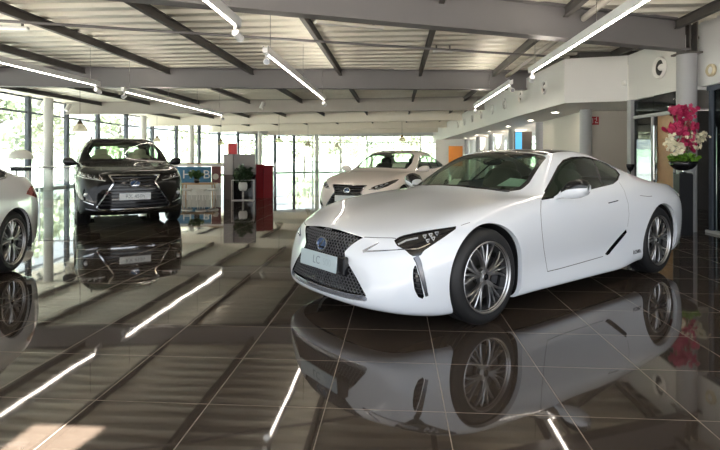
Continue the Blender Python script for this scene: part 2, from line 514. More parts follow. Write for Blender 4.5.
sp = [(x + 0.02, y) for x, y in PL] + [(9.5, 43.0), (9.5, 8.83)]
struct(MB().prism(sp, SOF + 0.004, SOF + 0.06).build('trim_30', 'wall_white'))

# round air vents in the fascia
def vent(p, n, r, label):
    t = thing('air_vent', label, 'air vent', p, math.atan2(n[1], n[0]), 'round air vents in the fascia')
    prof = [(r, 0.0), (r, 0.035), (r * 0.93, 0.05), (r * 0.80, 0.042), (r * 0.72, 0.012), (r * 0.70, 0.004)]
    MB().lathe(prof, axis='x', n=32).build('ring', 'pot_white', t, angle=35)
    q = MB().cyl((0.003, 0, 0), (0.008, 0, 0), r * 0.72, n=28)
    q.build('duct_mouth', 'matt_black', t)
    g = MB().cyl((0.008, r * 0.34, 0), (0.030, r * 0.44, 0.01), r * 0.36, r * 0.26, n=20)
    g.build('nozzle', 'pot_white', t, angle=35)
    return t
def on_fascia(y):
    for (x0, y0), (x1, y1) in zip(PL[2:], PL[3:]):
        if y0 <= y <= y1:
            return x0 + (x1 - x0) * (y - y0) / (y1 - y0), Vector((-(y1 - y0), (x1 - x0), 0)).normalized()
vent((5.488, 9.41, 2.90), (-1, 0.02), 0.20, 'large round air vent beside the grey steel column by the flowers')
lab = ['nearest round vent on the long white fascia past its corner', 'second round vent along the long white fascia', 'third round vent along the long white fascia',
       'fourth round vent along the long white fascia', 'fifth round vent along the long white fascia', 'sixth round vent along the long white fascia',
       'seventh round vent along the long white fascia', 'farthest round vent along the long white fascia']
for k, y in enumerate((12.2, 14.1, 16.0, 17.9, 19.9, 21.9, 23.9, 26.2 - 0.3)):
    x, n = on_fascia(y)
    vent((x, y, 2.93), n, 0.17, lab[k])

# columns under the soffit
for (x, y, r) in ((5.5, 12.55, 0.14), (5.98, 17.1, 0.15), (6.25, 21.2, 0.14), (6.5, 25.6, 0.12), (6.65, 29.0, 0.13), (6.85, 33.0, 0.15)):
    struct(MB().cyl((x, y, 0), (x, y, SOF + 0.02), r, n=24).build('column', 'column_grey', angle=40))
# steel column at the flowers, with its H head
struct(MB().cyl((5.60, 8.83, 0), (5.60, 8.83, 3.03), 0.155, n=32).build('column', 'column_grey', angle=40))
hm = MB()
hm.box((5.60, 8.83, 3.035), (0.34, 0.34, 0.03))
hm.box((5.60, 8.83, 3.30), (0.025, 0.20, 0.53)); hm.box((5.50, 8.83, 3.30), (0.02, 0.22, 0.53)); hm.box((5.72, 8.83, 3.30), (0.02, 0.22, 0.53))
for k in range(6):
    for s in (-1, 1):
        hm.cyl((5.60 - 0.10 - 0.02, 8.83 + s * 0.07, 3.10 + k * 0.08), (5.60 - 0.10 - 0.035, 8.83 + s * 0.07, 3.10 + k * 0.08), 0.014, n=6)
struct(hm.build('trim_31', 'steel_dark'))

# walls of the core below the soffit
struct(MB().box((6.15, 12.85, SOF / 2), (1.25, 0.2, SOF)).build('wall_niche', 'wall_beige'))
w = MB(); w.bar((5.68, 12.95, SOF / 2), (5.98, 16.6, SOF / 2), 0.16, SOF)
struct(w.build('wall_corridor', 'wall_beige'))
ys = [17.0 + 2.9 * i for i in range(10)]
for i, (y0, y1) in enumerate(zip(ys, ys[1:])):
    xa, xb = 8.0 + (y0 - 17) * .02, 8.0 + (y1 - 17) * .02
    pane = struct(MB().bar((xa, y0, 1.21), (xb, y1, 1.21), 0.012, 2.40).build('window_%d' % (50 + i), 'glass_pane'))
    f = MB(); f.bar((xa, y0, 0), (xa, y0, SOF), .16, .12, up=(0, 1, 0)); f.bar((xa, y0, .06), (xb, y1, .06), .1, .12); f.bar((xa, y0, 1.9), (xb, y1, 1.9), .07, .06)
    f.build('window_frame', 'mullion_pale', pane)
# deep white fins with glazed gaps between the far columns
k = 4
for (y0, y1) in ((17.6, 19.0), (21.8, 23.4), (26.2, 27.4), (30.0, 31.4), (34.0, 36.0)):
    xx = 7.0 + (y0 - 17) * 0.03
    struct(MB().box((xx, (y0 + y1) / 2, SOF / 2), (0.16, y1 - y0, SOF)).build('wall_fin', 'wall_white'))
struct(MB().box((5.85, 33.4, SOF / 2 + 0.0), (1.9, 0.2, SOF)).build('wall_far', 'wall_white'))

# grey post, glazed screen and doorway beside the flowers
struct(MB().box((5.50, 10.42, SOF / 2), (0.12, 0.14, SOF)).build('trim_32', 'column_grey'))
sc = MB().box((5.52, 10.02, 1.22), (0.012, 0.66, 2.36))
pane = struct(sc.build('window_40', 'glass_dark'))
f = MB()
f.box((5.52, 9.68, 1.03), (0.07, 0.06, 2.06)); f.box((5.52, 9.60, 2.06), (0.07, 1.50, 0.06)); f.box((5.52, 9.0, 1.03), (0.07, 0.05, 2.06))
f.build('window_frame', 'column_grey', pane)
sc = MB().box((5.52, 9.34, 2.25), (0.012, 0.66, 0.33)); struct(sc.build('window_41', 'glass_dark'))
dr = MB().box((5.545, 9.30, 1.01), (0.05, 0.50, 2.02)).build('door_1', 'wood'); struct(dr)
MB().box((5.54, 9.60, 1.01), (0.06, 0.09, 2.02)).build('door_edge', 'gloss_black', dr)
hd = MB()
for z in (0.95, 1.15, 1.45, 1.72):
    hd.cyl((5.53, 9.58, z), (5.47, 9.58, z), 0.012, n=8)
hd.cyl((5.47, 9.58, 0.85), (5.47, 9.58, 1.85), 0.014, n=10)
hd.build('door_handle', 'chrome', dr, angle=40)
# room behind the glass
struct(MB().box((9.3, 6.5, 1.25), (0.2, 12.6, 2.5)).build('wall_office', 'dark_room'))
bk = MB()
for (x0, x1) in ((7.30, 8.56), (8.76, 9.3)):
    bk.box(((x0 + x1) / 2, 12.6, 1.2), (x1 - x0, 0.1, 2.4))
bk.box((7.04, 12.6, 2.05), (0.6, 0.09, 0.7)); bk.box((8.66, 12.6, 2.2), (0.3, 0.09, 0.4)); bk.box((7.04, 12.6, .3), (0.6, 0.09, 0.6))
struct(bk.build('wall_office_back', 'dark_room'))
w = MB(); w.bar((5.60, 10.62, SOF / 2), (6.74, 12.72, SOF / 2), 0.10, SOF)
struct(w.build('wall_partition', 'wall_beige'))
struct(MB().box((7.55, 5.6, 2.52), (3.4, 6.4, 0.06)).build('trim_33', 'dark_room'))

# right wall: white upper panel over a glazed screen
struct(MB().box((5.93, 6.15, 3.02), (0.2, 6.2, 1.10)).build('wall_right', 'wall_white'))
gl = struct(MB().box((5.90, 5.9, 1.25), (0.012, 5.6, 2.40)).build('window_42', 'glass_dark'))
f = MB()
for y in (8.62, 7.55, 6.3, 5.0, 3.7):
    f.box((5.90, y, 1.22), (0.08, 0.07 if y > 8 else 0.05, 2.44))
f.box((5.90, 5.9, 2.42), (0.09, 5.6, 0.08))
f.build('window_frame', 'mullion', gl)
MB().box((5.88, 5.9, 0.02), (0.10, 5.6, 0.04)).build('sill_track', 'mullion_pale', gl)

# ------------------------------------------------------------------ handrail before the glass
def rail(p0, p1, n, label, name='handrail'):
    t = thing(name, label, 'railing', p0)
    d = Vector(p1) - Vector(p0)
    MB().cyl((0, 0, 1.0), (d.x, d.y, 1.0), 0.024, n=12).build('top_rail', 'chrome', t, angle=40)
    for i in range(n):
        q = d * (i / (n - 1))
        MB().cyl((q.x, q.y, 0), (q.x, q.y, 1.0), 0.020, n=10).build('post', 'chrome', t, angle=40)
    MB().bar((0, 0, 0.52), (d.x, d.y, 0.52), 0.012, 0.84).build('glass_panel', 'glass_pane', t)
    return t
rail((-11.6, 14.0, 0), (-7.75, 14.0, 0), 5, 'steel handrail over clear glass panel before the left windows')
rail((-5.2, 30.0, 0), (-0.4, 30.0, 0), 5, 'far steel handrail over glass panel left of the white sedan')
# ------------------------------------------------------------------ linear lights under the beams
def linear_light(a, b0, b1, z, label, spots=(0, 1), segs=None):
    """a track light along the hall; local x runs along it"""
    p0 = g2(a, b0, 0); L = b1 - b0
    t = thing('linear_light', label, 'ceiling light', (p0.x, p0.y, z), math.atan2(E2.y, E2.x), 'linear track lights')
    h = MB(); h.box((L / 2, 0, 0.035), (L, 0.075, 0.075), bevel=0.006); h.box((L / 2, 0.035, 0.080), (L, 0.005, 0.03)); h.box((L / 2, -0.035, 0.080), (L, 0.005, 0.03))
    h.build('housing', 'lamp_body', t)
    s = MB(); s.box((L / 2, 0, -0.006), (L - 0.30, 0.018, 0.008))
    s.build('light_strip', 'lamp_strip', t)
    u = MB(); u.box((L / 2, 0, 0.0745), (L - 0.2, 0.05, 0.006))
    u.build('added_uplight_strip', 'added_fill_up', t)  # added glowing top strip, brightens the ceiling above
    n = max(2, int(L / 2.2) + 1)
    for i in range(n):
        x = 0.3 + (L - 0.6) * i / (n - 1)
        MB().cyl((x, 0, 0.07), (x, 0, 3.45 - z), 0.004, n=6).build('hanger', 'chrome', t)
    for e in spots:
        x = 0.10 if e == 0 else L - 0.10
        k = -1 if e == 0 else 1
        sp = MB(); sp.box((x, 0, -0.02), (0.05, 0.03, 0.06)); sp.cyl((x - k * 0.02, 0.0, -0.085), (x + k * 0.10, -0.02, -0.125), 0.042, n=20)
        sp.cyl((x + k * 0.10, -0.02, -0.125), (x + k * 0.112, -0.023, -0.129), 0.046, n=20)
        so = sp.build('spotlight', 'lamp_body', t, angle=40)
        MB().cyl((x + k * 0.112, -0.023, -0.129), (x + k * 0.114, -0.0235, -0.1297), 0.036, n=20).build('spot_lens', 'lamp_warm' if e == 1 else 'lamp_lens', so)
    return t
linear_light(-1.79, 2.3, 5.75, 2.74, 'linear light left of centre, cut off by the top picture edge', (1,))
linear_light(-1.79, 6.95, 12.75, 2.70, 'linear light hanging over the gap between the white sedan and the black SUV', (0, 1))
linear_light(2.32, 3.2, 9.1, 2.72, 'longest linear light at upper right, over the coupe roof', (1,))
linear_light(2.28, 10.4, 15.2, 2.72, 'linear light behind the upper right one, beside the white fascia', (0, 1))
linear_light(-6.10, 4.2, 10.2, 2.73, 'linear light at the left edge in front of the second beam', (1,))
linear_light(-6.04, 11.0, 17.6, 2.73, 'linear light above the black SUV behind the second beam', (0, 1))

# small unlit white battens under the deck, and spotlights on the third beam
def batten(p, L, rz, label):
    t = thing('batten_light', label, 'ceiling light', p, rz, 'white battens under the deck')
    q = MB(); q.box((0, 0, 0), (L, .09, .05), bevel=.012); q.build('body', 'pot_white', t)
    [MB().box((s * L * .35, 0, .06), (.03, .03, .10)).build('bracket', 'steel_dark', t) for s in (-1, 1)]
p = at(8, 28, 8.2); batten(p, .62, .1, 'white batten light at the upper left picture edge')
p = at(350, 25, 7.85); batten((p.x, 7.85, p.z), 1.1, .35, 'white batten light tucked behind the first beam, top centre')
p = at(443, 51, 10.2); batten((p.x, 10.2, p.z), .38, .05, 'short white batten light above the white sedan roof')
for (px, py, d, lb) in ((40, 103, 20.6, 'spotlight on the third beam near the round white column'), (69, 108, 20.75, 'spotlight on the third beam above the largest pendant'), (263, 106, 19.9, 'spotlight on the third beam above the red partition')):
    q = at(px, py, d)
    t = thing('spotlight', lb, 'spotlight', (q.x, q.y, q.z), 0, 'white spotlights on the third beam')
    MB().box((0, .08, .14), (.05, .3, .04)).build('bracket', 'lamp_body', t)
    MB().cyl((.02, 0, .12), (-.06, -.10, -.12), .085, n=20).build('head', 'pot_white', t, angle=40)
# ------------------------------------------------------------------ car body toolkit
def build_cage(front, side, rear, top, iters=2):
    """front: 4 columns from centre to corner, side: stations, rear: 4 columns corner->centre; each column = band points
    bottom->top as (s, y, z). top: per inner station 4 points edge->centre. Returns the subdivided half (y>=0), x forward."""
    cols = front + side + rear
    B = len(cols[0]); F = len(front); M = len(side) - 1
    ids = {}; P = []
    def add(p, key):
        ids[key] = len(P); P.append(p)
    for c, col in enumerate(cols):
        for r, p in enumerate(col): add(p, ('b', c, r))
    # top rows
    def top_id(j, k):                    # k=0 edge ... 4 centre
        if k == 0: return ids['b', F + j, B - 1]
        if j == 0: return ids['b', F - k, B - 1]
        if j == M: return ids['b', F + M + k, B - 1]
        return ids['t', j, k]
    for j in range(1, M):
        for k in range(1, 5): add(top[j - 1][k - 1], ('t', j, k))
    quads = []
    for c in range(len(cols) - 1):
        for r in range(B - 1):
            quads.append((ids['b', c, r], ids['b', c + 1, r], ids['b', c + 1, r + 1], ids['b', c, r + 1]))
    for j in range(M):
        for k in range(4):
            quads.append((top_id(j, k), top_id(j + 1, k), top_id(j + 1, k + 1), top_id(j, k + 1)))
    P = np.array(P, float)
    n = len(P)
    # mirror
    cen = np.abs(P[:, 1]) < 1e-9
    mp = np.zeros(n, int); Q = []
    for i in range(n):
        if cen[i]: mp[i] = i
        else: mp[i] = n + len(Q); Q.append(P[i] * np.array([1, -1, 1]))
    allq = quads + [tuple(int(mp[i]) for i in q[::-1]) for q in quads]
    N = n + len(Q)
    def full(Ph): return np.vstack([Ph] + ([Ph[~cen] * np.array([1, -1, 1])] if (~cen).any() else []))
    # limit-point correction so the surface passes near the given points
    en = [set() for _ in range(N)]; fd = [[] for _ in range(N)]; ef = {}
    for q in allq:
        for a in range(4):
            i, j2 = q[a], q[(a + 1) % 4]
            en[i].add(j2); en[j2].add(i); fd[i].append(q[(a + 2) % 4])
            ef[frozenset((i, j2))] = ef.get(frozenset((i, j2)), 0) + 1
    bnd = [set() for _ in range(N)]
    for e, k in ef.items():
        if k == 1:
            a, b = tuple(e); bnd[a].add(b); bnd[b].add(a)
    def limit(X):
        L = np.zeros_like(X)
        for i in range(N):
            if bnd[i]: L[i] = (4 * X[i] + sum(X[k] for k in bnd[i])) / (4 + len(bnd[i]))
            else:
                v = len(en[i]); L[i] = (v * v * X[i] + 4 * sum(X[k] for k in en[i]) + sum(X[k] for k in fd[i])) / (v * (v + 5))
        return L
    X = P.copy()
    for _ in range(iters):
        L = limit(full(X))[:n]
        d = P - L; d[cen, 1] = 0
        X = X + 0.85 * d
    X = full(X)
    me = bpy.data.meshes.new('tmp'); me.from_pydata([(-p[0], p[1], p[2]) for p in X], [], allq); me.update()
    ob = bpy.data.objects.new('tmp', me); COL.objects.link(ob)
    md = ob.modifiers.new('s', 'SUBSURF'); md.levels = 3; md.render_levels = 3
    dg = bpy.context.evaluated_depsgraph_get()
    e2 = bpy.data.meshes.new_from_object(ob.evaluated_get(dg))
    bpy.data.objects.remove(ob); bpy.data.meshes.remove(me)
    V = [list(v.co) for v in e2.vertices]
    Fc = [tuple(p.vertices) for p in e2.polygons if sum(V[i][1] for i in p.vertices) > 0]
    bpy.data.meshes.remove(e2)
    for v in V:
        if abs(v[1]) < 1e-4: v[1] = 0.0
    return Shell(V, Fc).compact().orient()

def poly_field(poly):
    """signed distance to a 2-D polygon, negative inside (vectorised)"""
    P = np.array(poly, float); Q = np.roll(P, -1, axis=0)
    def f(X):
        X = np.asarray(X, float); x = X[:, 0]; y = X[:, 1]
        d = np.full(len(X), 1e9); ins = np.zeros(len(X), bool)
        for (ax, ay), (bx, by) in zip(P, Q):
            ex, ey = bx - ax, by - ay
            t = np.clip(((x - ax) * ex + (y - ay) * ey) / max(ex * ex + ey * ey, 1e-12), 0, 1)
            d = np.minimum(d, np.hypot(x - ax - t * ex, y - ay - t * ey))
            c = ((ay > y) != (by > y)) & (x < (bx - ax) * (y - ay) / (by - ay + 1e-15) + ax)
            ins ^= c
        return np.where(ins, -d, d)
    return f

class Shell:
    def __init__(self, V, F):
        self.V = [list(map(float, v)) for v in V]; self.F = [tuple(f) for f in F]
    def compact(self):
        used = sorted({i for f in self.F for i in f}); m = {o: k for k, o in enumerate(used)}
        self.V = [self.V[i] for i in used]; self.F = [tuple(m[i] for i in f) for f in self.F]
        return self
    def orient(self):
        """outward for a half car: compare with the direction from the car's axis"""
        V = np.array(self.V); s = 0
        for f in self.F[::7]:
            a, b, c = V[f[0]], V[f[1]], V[f[2]]
            nn = np.cross(b - a, c - a); cc = (a + b + c) / 3
            s += np.dot(nn, cc - np.array([cc[0] * 0.9, 0, 0.5]))
        if s < 0: self.F = [f[::-1] for f in self.F]
        return self
    def copy(self): return Shell([v[:] for v in self.V], list(self.F))
    def normals(self):
        V = np.array(self.V); N = np.zeros_like(V)
        for f in self.F:
            a = V[f[0]]; nn = np.zeros(3)
            for k in range(1, len(f) - 1): nn += np.cross(V[f[k]] - a, V[f[k + 1]] - a)
            for i in f: N[i] += nn
        L = np.linalg.norm(N, axis=1); L[L == 0] = 1
        return N / L[:, None]
    def cut(self, field, only=None, keep=False):
        """split along field==0; returns the inside (field<0) as a new Shell and removes it here (unless keep)"""
        fv = field(np.array(self.V)); fv = np.where(np.abs(fv) < 1e-4, -1e-4, fv)
        fv = list(fv); V = self.V; edge = {}
        def crossing(i, j):
            k = (i, j) if i < j else (j, i)
            if k not in edge:
                t = fv[i] / (fv[i] - fv[j]); edge[k] = len(V)
                V.append([V[i][c] + (V[j][c] - V[i][c]) * t for c in range(3)]); fv.append(0.0)
            return edge[k]
        ins, out = [], []
        VA = None
        for f in self.F:
            sg = [fv[i] < 0 for i in f]
            if only is not None and any(sg):
                if not only(np.mean([V[i] for i in f], axis=0)): out.append(f); continue
            if all(sg): ins.append(f)
            elif not any(sg): out.append(f)
            else:
                a, b = [], []
                for k, i in enumerate(f):
                    j = f[(k + 1) % len(f)]
                    (a if fv[i] < 0 else b).append(i)
                    if (fv[i] < 0) != (fv[j] < 0):
                        c = crossing(i, j); a.append(c); b.append(c)
                if len(a) > 2: ins.append(tuple(a))
                if len(b) > 2: out.append(tuple(b))
        r = Shell(V, ins)
        if not keep: self.F = out
        else: self.F = out + ins
        return r.compact()
    def boundary(self):
        c = {}
        for f in self.F:
            for k in range(len(f)):
                e = (f[k], f[(k + 1) % len(f)]); c[e] = c.get(e, 0) + 1
        return [e for e in c if (e[1], e[0]) not in c]
    def offset(self, d):
        N = self.normals(); V = np.array(self.V) + N * d
        return Shell(V.tolist(), self.F)
    def shift(self, dx, dy, dz):
        return Shell([[v[0] + dx, v[1] + dy if v[1] > 1e-6 else v[1], v[2] + dz] for v in self.V], self.F)
    def skirt(self, move, pred=None):
        """wall from the boundary, moved by move(v) ; skips the centre line"""
        V = []; F = []
        for a, b in self.boundary():
            va, vb = self.V[a], self.V[b]
            if abs(va[1]) < 1e-5 and abs(vb[1]) < 1e-5: continue
            if pred and not (pred(va) and pred(vb)): continue
            o = len(V); V += [va, vb, move(vb), move(va)]; F.append((o, o + 1, o + 2, o + 3))
        return Shell(V, F)
    def mirror(self):
        return Shell([[v[0], -v[1], v[2]] for v in self.V], [f[::-1] for f in self.F])
    def both(self):
        """this half and its mirror image welded on the centre line"""
        V = [v[:] for v in self.V]; m = []
        for i, v in enumerate(self.V):
            if abs(v[1]) < 1e-5: m.append(i)
            else: m.append(len(V)); V.append([v[0], -v[1], v[2]])
        return Shell(V, self.F + [tuple(m[i] for i in f[::-1]) for f in self.F])
    def plus(self, *others):
        V = [v[:] for v in self.V]; F = list(self.F)
        for o in others:
            n = len(V); V += [v[:] for v in o.V]; F += [tuple(i + n for i in f) for f in o.F]
        return Shell(V, F)
    def weld(self, tol=1e-5):
        d = {}; m = []; V = []
        for v in self.V:
            k = tuple(round(c / tol) for c in v)
            if k not in d: d[k] = len(V); V.append(v)
            m.append(d[k])
        F = []
        for f in self.F:
            g = []
            for i in f:
                if not g or g[-1] != m[i]: g.append(m[i])
            if len(g) > 1 and g[0] == g[-1]: g.pop()
            if len(set(g)) > 2: F.append(tuple(g))
        return Shell(V, F)
    def build(self, name, m, parent, smooth=True, angle=35):
        s = self.weld()
        return mesh_obj(name, s.V, s.F, m, parent, smooth, angle)
    def bvh(self): return BVHTree.FromPolygons([tuple(v) for v in self.V], self.F)

def islands(sh):
    sh = sh.weld(); p = list(range(len(sh.V)))
    def find(i):
        while p[i] != i: p[i] = p[p[i]]; i = p[i]
        return i
    for f in sh.F:
        for i in f[1:]: p[find(i)] = find(f[0])
    g = {}
    for f in sh.F: g.setdefault(find(f[0]), []).append(f)
    return [Shell(sh.V, fs).compact() for fs in sorted(g.values(), key=len, reverse=True)]

class Car:
    """placement of a car plus pixel <-> body conversions for features read off its surface"""
    def __init__(self, origin, fwd):
        self.o = np.array([origin[0], origin[1], 0.0]); f = np.array([fwd[0], fwd[1], 0.0]); f /= np.linalg.norm(f)
        self.f = f; self.l = np.array([-f[1], f[0], 0.0])
        self.rz = math.atan2(f[1], f[0])
        c = np.array([0, 0, H]) - self.o
        self.cam = np.array([c @ self.f, c @ self.l, c[2]])
    def px(self, V):
        V = np.asarray(V, float)
        W = self.o + V[:, 0:1] * self.f + V[:, 1:2] * self.l
        d = np.maximum(W[:, 1], 0.1)
        return np.stack([CX + FPX * W[:, 0] / d, CY - FPX * (V[:, 2] - H) / d], axis=1)
    def ray(self, px, py):
        w = np.array([(px - CX) / FPX, 1.0, (CY - py) / FPX])
        return np.array([w @ self.f, w @ self.l, w[2]])

def px_field(car, poly):
    f = poly_field(poly)
    return lambda V: f(car.px(V)) * 0.01
def yz_field(poly):
    f = poly_field(poly); return lambda V: f(V[:, 1:3])
def xz_field(poly):
    f = poly_field(poly); return lambda V: f(V[:, [0, 2]])
def xy_field(poly):
    f = poly_field(poly); return lambda V: f(V[:, 0:2])
def arch_field(x0, z0, R, ymin=0.5):
    return lambda V: np.maximum(np.hypot(V[:, 0] - x0, V[:, 2] - z0) - R, ymin - V[:, 1])

def project(bv, origins, dirs):
    out = []
    for o, d in zip(origins, dirs):
        h = bv.ray_cast(Vector(o), Vector(d).normalized())
        if h[0] is not None:
            n = h[1]
            if n.dot(Vector(d)) > 0: n = -n
            out.append((h[0], n))
    return out
def densify(pts, step):
    out = []
    for a, b in zip(pts, pts[1:]):
        L = math.hypot(*(b[k] - a[k] for k in range(len(a)))); n = max(1, int(L / step))
        for i in range(n): out.append(tuple(a[k] + (b[k] - a[k]) * i / n for k in range(len(a))))
    out.append(tuple(pts[-1])); return out
def ribbon(hits, w, lift=0.0015, thick=0.0, taper=None):
    """strip of width w lying on the surface along the hit points; with thickness it becomes a raised bar"""
    V = []; F = []
    n = len(hits)
    for i, (p, nn) in enumerate(hits):
        t = (hits[min(i + 1, n - 1)][0] - hits[max(i - 1, 0)][0])
        if t.length < 1e-9: t = Vector((1, 0, 0))
        t.normalize(); s = nn.cross(t).normalized()
        ww = w if taper is None else w * taper(i / max(1, n - 1))
        if thick:
            V += [p - s * ww / 2 - nn * 0.004, p - s * ww / 2 * 0.7 + nn * (lift + thick), p + s * ww / 2 * 0.7 + nn * (lift + thick), p + s * ww / 2 - nn * 0.004]
        else:
            V += [p - s * ww / 2 + nn * lift, p + s * ww / 2 + nn * lift]
    k = 4 if thick else 2
    for i in range(n - 1):
        for j in range(k - 1):
            F.append((i * k + j, (i + 1) * k + j, (i + 1) * k + j + 1, i * k + j + 1))
    return Shell([list(v) for v in V], F)
def px_line(car, bv, pts, w, lift=0.0015, thick=0.0, step=2.0, taper=None):
    q = densify(pts, step)
    h = project(bv, [car.cam] * len(q), [car.ray(*p) for p in q])
    return ribbon(h, w, lift, thick, taper)
def ax_line(bv, pts, axis, w, far, lift=0.0015, thick=0.0, step=0.02, taper=None):
    """pts given in the two remaining axes; cast along the axis from 'far' towards the car"""
    q = densify(pts, step); O = []; D = []
    for p in q:
        if axis == 'x': O.append((far, p[0], p[1])); D.append((-math.copysign(1, far), 0, 0))
        elif axis == 'y': O.append((p[0], far, p[1])); D.append((0, -math.copysign(1, far), 0))
        else: O.append((p[0], p[1], far)); D.append((0, 0, -1))
    return ribbon(project(bv, O, D), w, lift, thick, taper)

# ------------------------------------------------------------------ wheels
def wheel_meshes(R, rim, width, style, n):
    """meshes of one wheel with its axis on y, outer face towards +y"""
    hw = width / 2; out = {}
    t = MB()
    prof = [(rim - 0.012, -hw + 0.01), (rim + 0.01, -hw), (rim + 0.03, -hw - 0.004), (R - 0.035, -hw + 0.002), (R - 0.012, -hw + 0.02), (R, -hw + 0.045)]
    for k in range(4):
        c = -hw + 0.045 + (width - 0.09) * (k + 0.5) / 4
        prof += [(R, c - 0.012), (R - 0.006, c - 0.008), (R - 0.006, c + 0.0), (R, c + 0.004)] if k not in (0,) else [(R, c)]
    prof += [(R, hw - 0.045), (R - 0.012, hw - 0.02), (R - 0.035, hw - 0.002), (rim + 0.05, hw + 0.003), (rim + 0.03, hw + 0.004), (rim + 0.01, hw), (rim - 0.012, hw - 0.01)]
    t.lathe(prof, axis='y', n=64)
    out['tyre'] = (t, 'rubber', 30)
    b = MB()
    b.lathe([(rim - 0.014, hw - 0.022), (rim - 0.005, hw - 0.012), (rim + 0.007, hw + 0.002), (rim + 0.001, hw + 0.005), (rim - 0.007, hw - 0.003), (rim - 0.009, hw - 0.012)], axis='y', n=64)
    fo = hw - 0.015                              # spoke face plane
    hub = 0.062
    def spoke(a, w0, w1, r0, r1, skew=0.0, th=0.03, dish=0.012):
        m0 = MB(); N = 6; vs = []
        for i in range(N + 1):
            u = i / N; r = r0 + (r1 - r0) * u; w = w0 + (w1 - w0) * u; aa = a + skew * u
            y = fo - 0.010 + dish * math.sin(u * math.pi) * 0.6 - (0.006 if u > 0.9 else 0)
            c, s = math.cos(aa), math.sin(aa)
            for (q, yy) in ((-w / 2, y - th), (-w / 2, y - 0.006), (-w / 2 + 0.004, y), (w / 2 - 0.004, y), (w / 2, y - 0.006), (w / 2, y - th)):
                vs.append((r * c - q * s, yy, r * s + q * c))
        fs = []
        for i in range(N):
            for j in range(5):
                fs.append((i * 6 + j, i * 6 + j + 1, (i + 1) * 6 + j + 1, (i + 1) * 6 + j))
        b.add(vs, fs)
    if style == 'split':                         # pairs of spokes that fork outwards
        for k in range(n):
            a = 2 * math.pi * k / n + math.pi / 2
            spoke(a - 0.12, 0.024, 0.013, hub * 0.75, rim - 0.006, -0.33)
            spoke(a + 0.12, 0.024, 0.013, hub * 0.75, rim - 0.006, 0.33)
            spoke(a - 0.07, 0.018, 0.013, hub * 0.8, rim - 0.006, -0.07)
            spoke(a + 0.07, 0.018, 0.013, hub * 0.8, rim - 0.006, 0.07)
    else:
        for k in range(n):
            a = 2 * math.pi * k / n + math.pi / 2
            spoke(a - 0.05, 0.030, 0.018, hub * 0.8, rim - 0.016, -0.13)
            spoke(a + 0.05, 0.030, 0.018, hub * 0.8, rim - 0.016, 0.13)
    b.lathe([(0.0, fo - 0.006), (hub * 0.45, fo - 0.006), (hub * 0.5, fo - 0.010), (hub, fo - 0.014), (hub * 1.08, fo - 0.045)], axis='y', n=40)
    for k in range(5):
        a = 2 * math.pi * k / 5 + 0.3
        b.cyl((0.046 * math.cos(a), fo - 0.016, 0.046 * math.sin(a)), (0.046 * math.cos(a), fo - 0.008, 0.046 * math.sin(a)), 0.007, n=8)
    out['rim'] = (b, 'rim_metal', 30)
    d = MB()
    d.lathe([(rim - 0.034, -hw + 0.03), (rim - 0.034, hw - 0.06), (rim - 0.012, hw - 0.022)], axis='y', n=48)
    d.lathe([(0.0, -hw + 0.05), (rim - 0.04, -hw + 0.05)], axis='y', n=48)
    out['inner_barrel'] = (d, 'matt_black', 30)
    e = MB()
    rd = rim * 0.72
    e.lathe([(0.075, hw - 0.085), (rd, hw - 0.085), (rd, hw - 0.112), (0.075, hw - 0.112)], axis='y', n=48)
    e.lathe([(0.0, hw - 0.06), (0.072, hw - 0.06), (0.075, hw - 0.112)], axis='y', n=32)
    out['brake_disc'] = (e, 'disc_metal', 30)
    c = MB()
    c.lathe([(rd * 0.66, hw - 0.065), (rd * 1.04, hw - 0.065), (rd * 1.06, hw - 0.09), (rd * 1.04, hw - 0.13), (rd * 0.66, hw - 0.13)], axis='y', n=12, a0=2.5, a1=3.6)
    out['brake_caliper'] = (c, 'caliper', 30)
    hc = MB().lathe([(0.0, fo - 0.001), (0.022, fo - 0.001), (0.027, fo - 0.007)], axis='y', n=24)
    out['hub_cap'] = (hc, 'gloss_black', 30)
    return out
def add_wheels(root, spots, R, rim, width, style, n, rim_mat='rim_metal', steer=0.0):
    ms = wheel_meshes(R, rim, width, style, n); first = None; mesh = {}
    for (x, y) in spots:
        if not mesh:
            w0 = ms['tyre'][0].build('wheel', 'rubber', root, angle=30)
            mesh['wheel'] = w0.data; w = w0
            kids = []
            for k, (mb, mm, an) in ms.items():
                if k == 'tyre': continue
                q = mb.build(k, rim_mat if k == 'rim' else mm, w, angle=an); kids.append(q)
            first = w
        else:
            w = first.copy(); COL.objects.link(w); w.parent = root
            for q in list(first.children):
                c = q.copy(); COL.objects.link(c); c.parent = w
        w.location = (x, y, R)
        w.rotation_euler = (0, 0, (0 if y > 0 else math.pi) + (steer if x > -0.5 else 0))
    return first

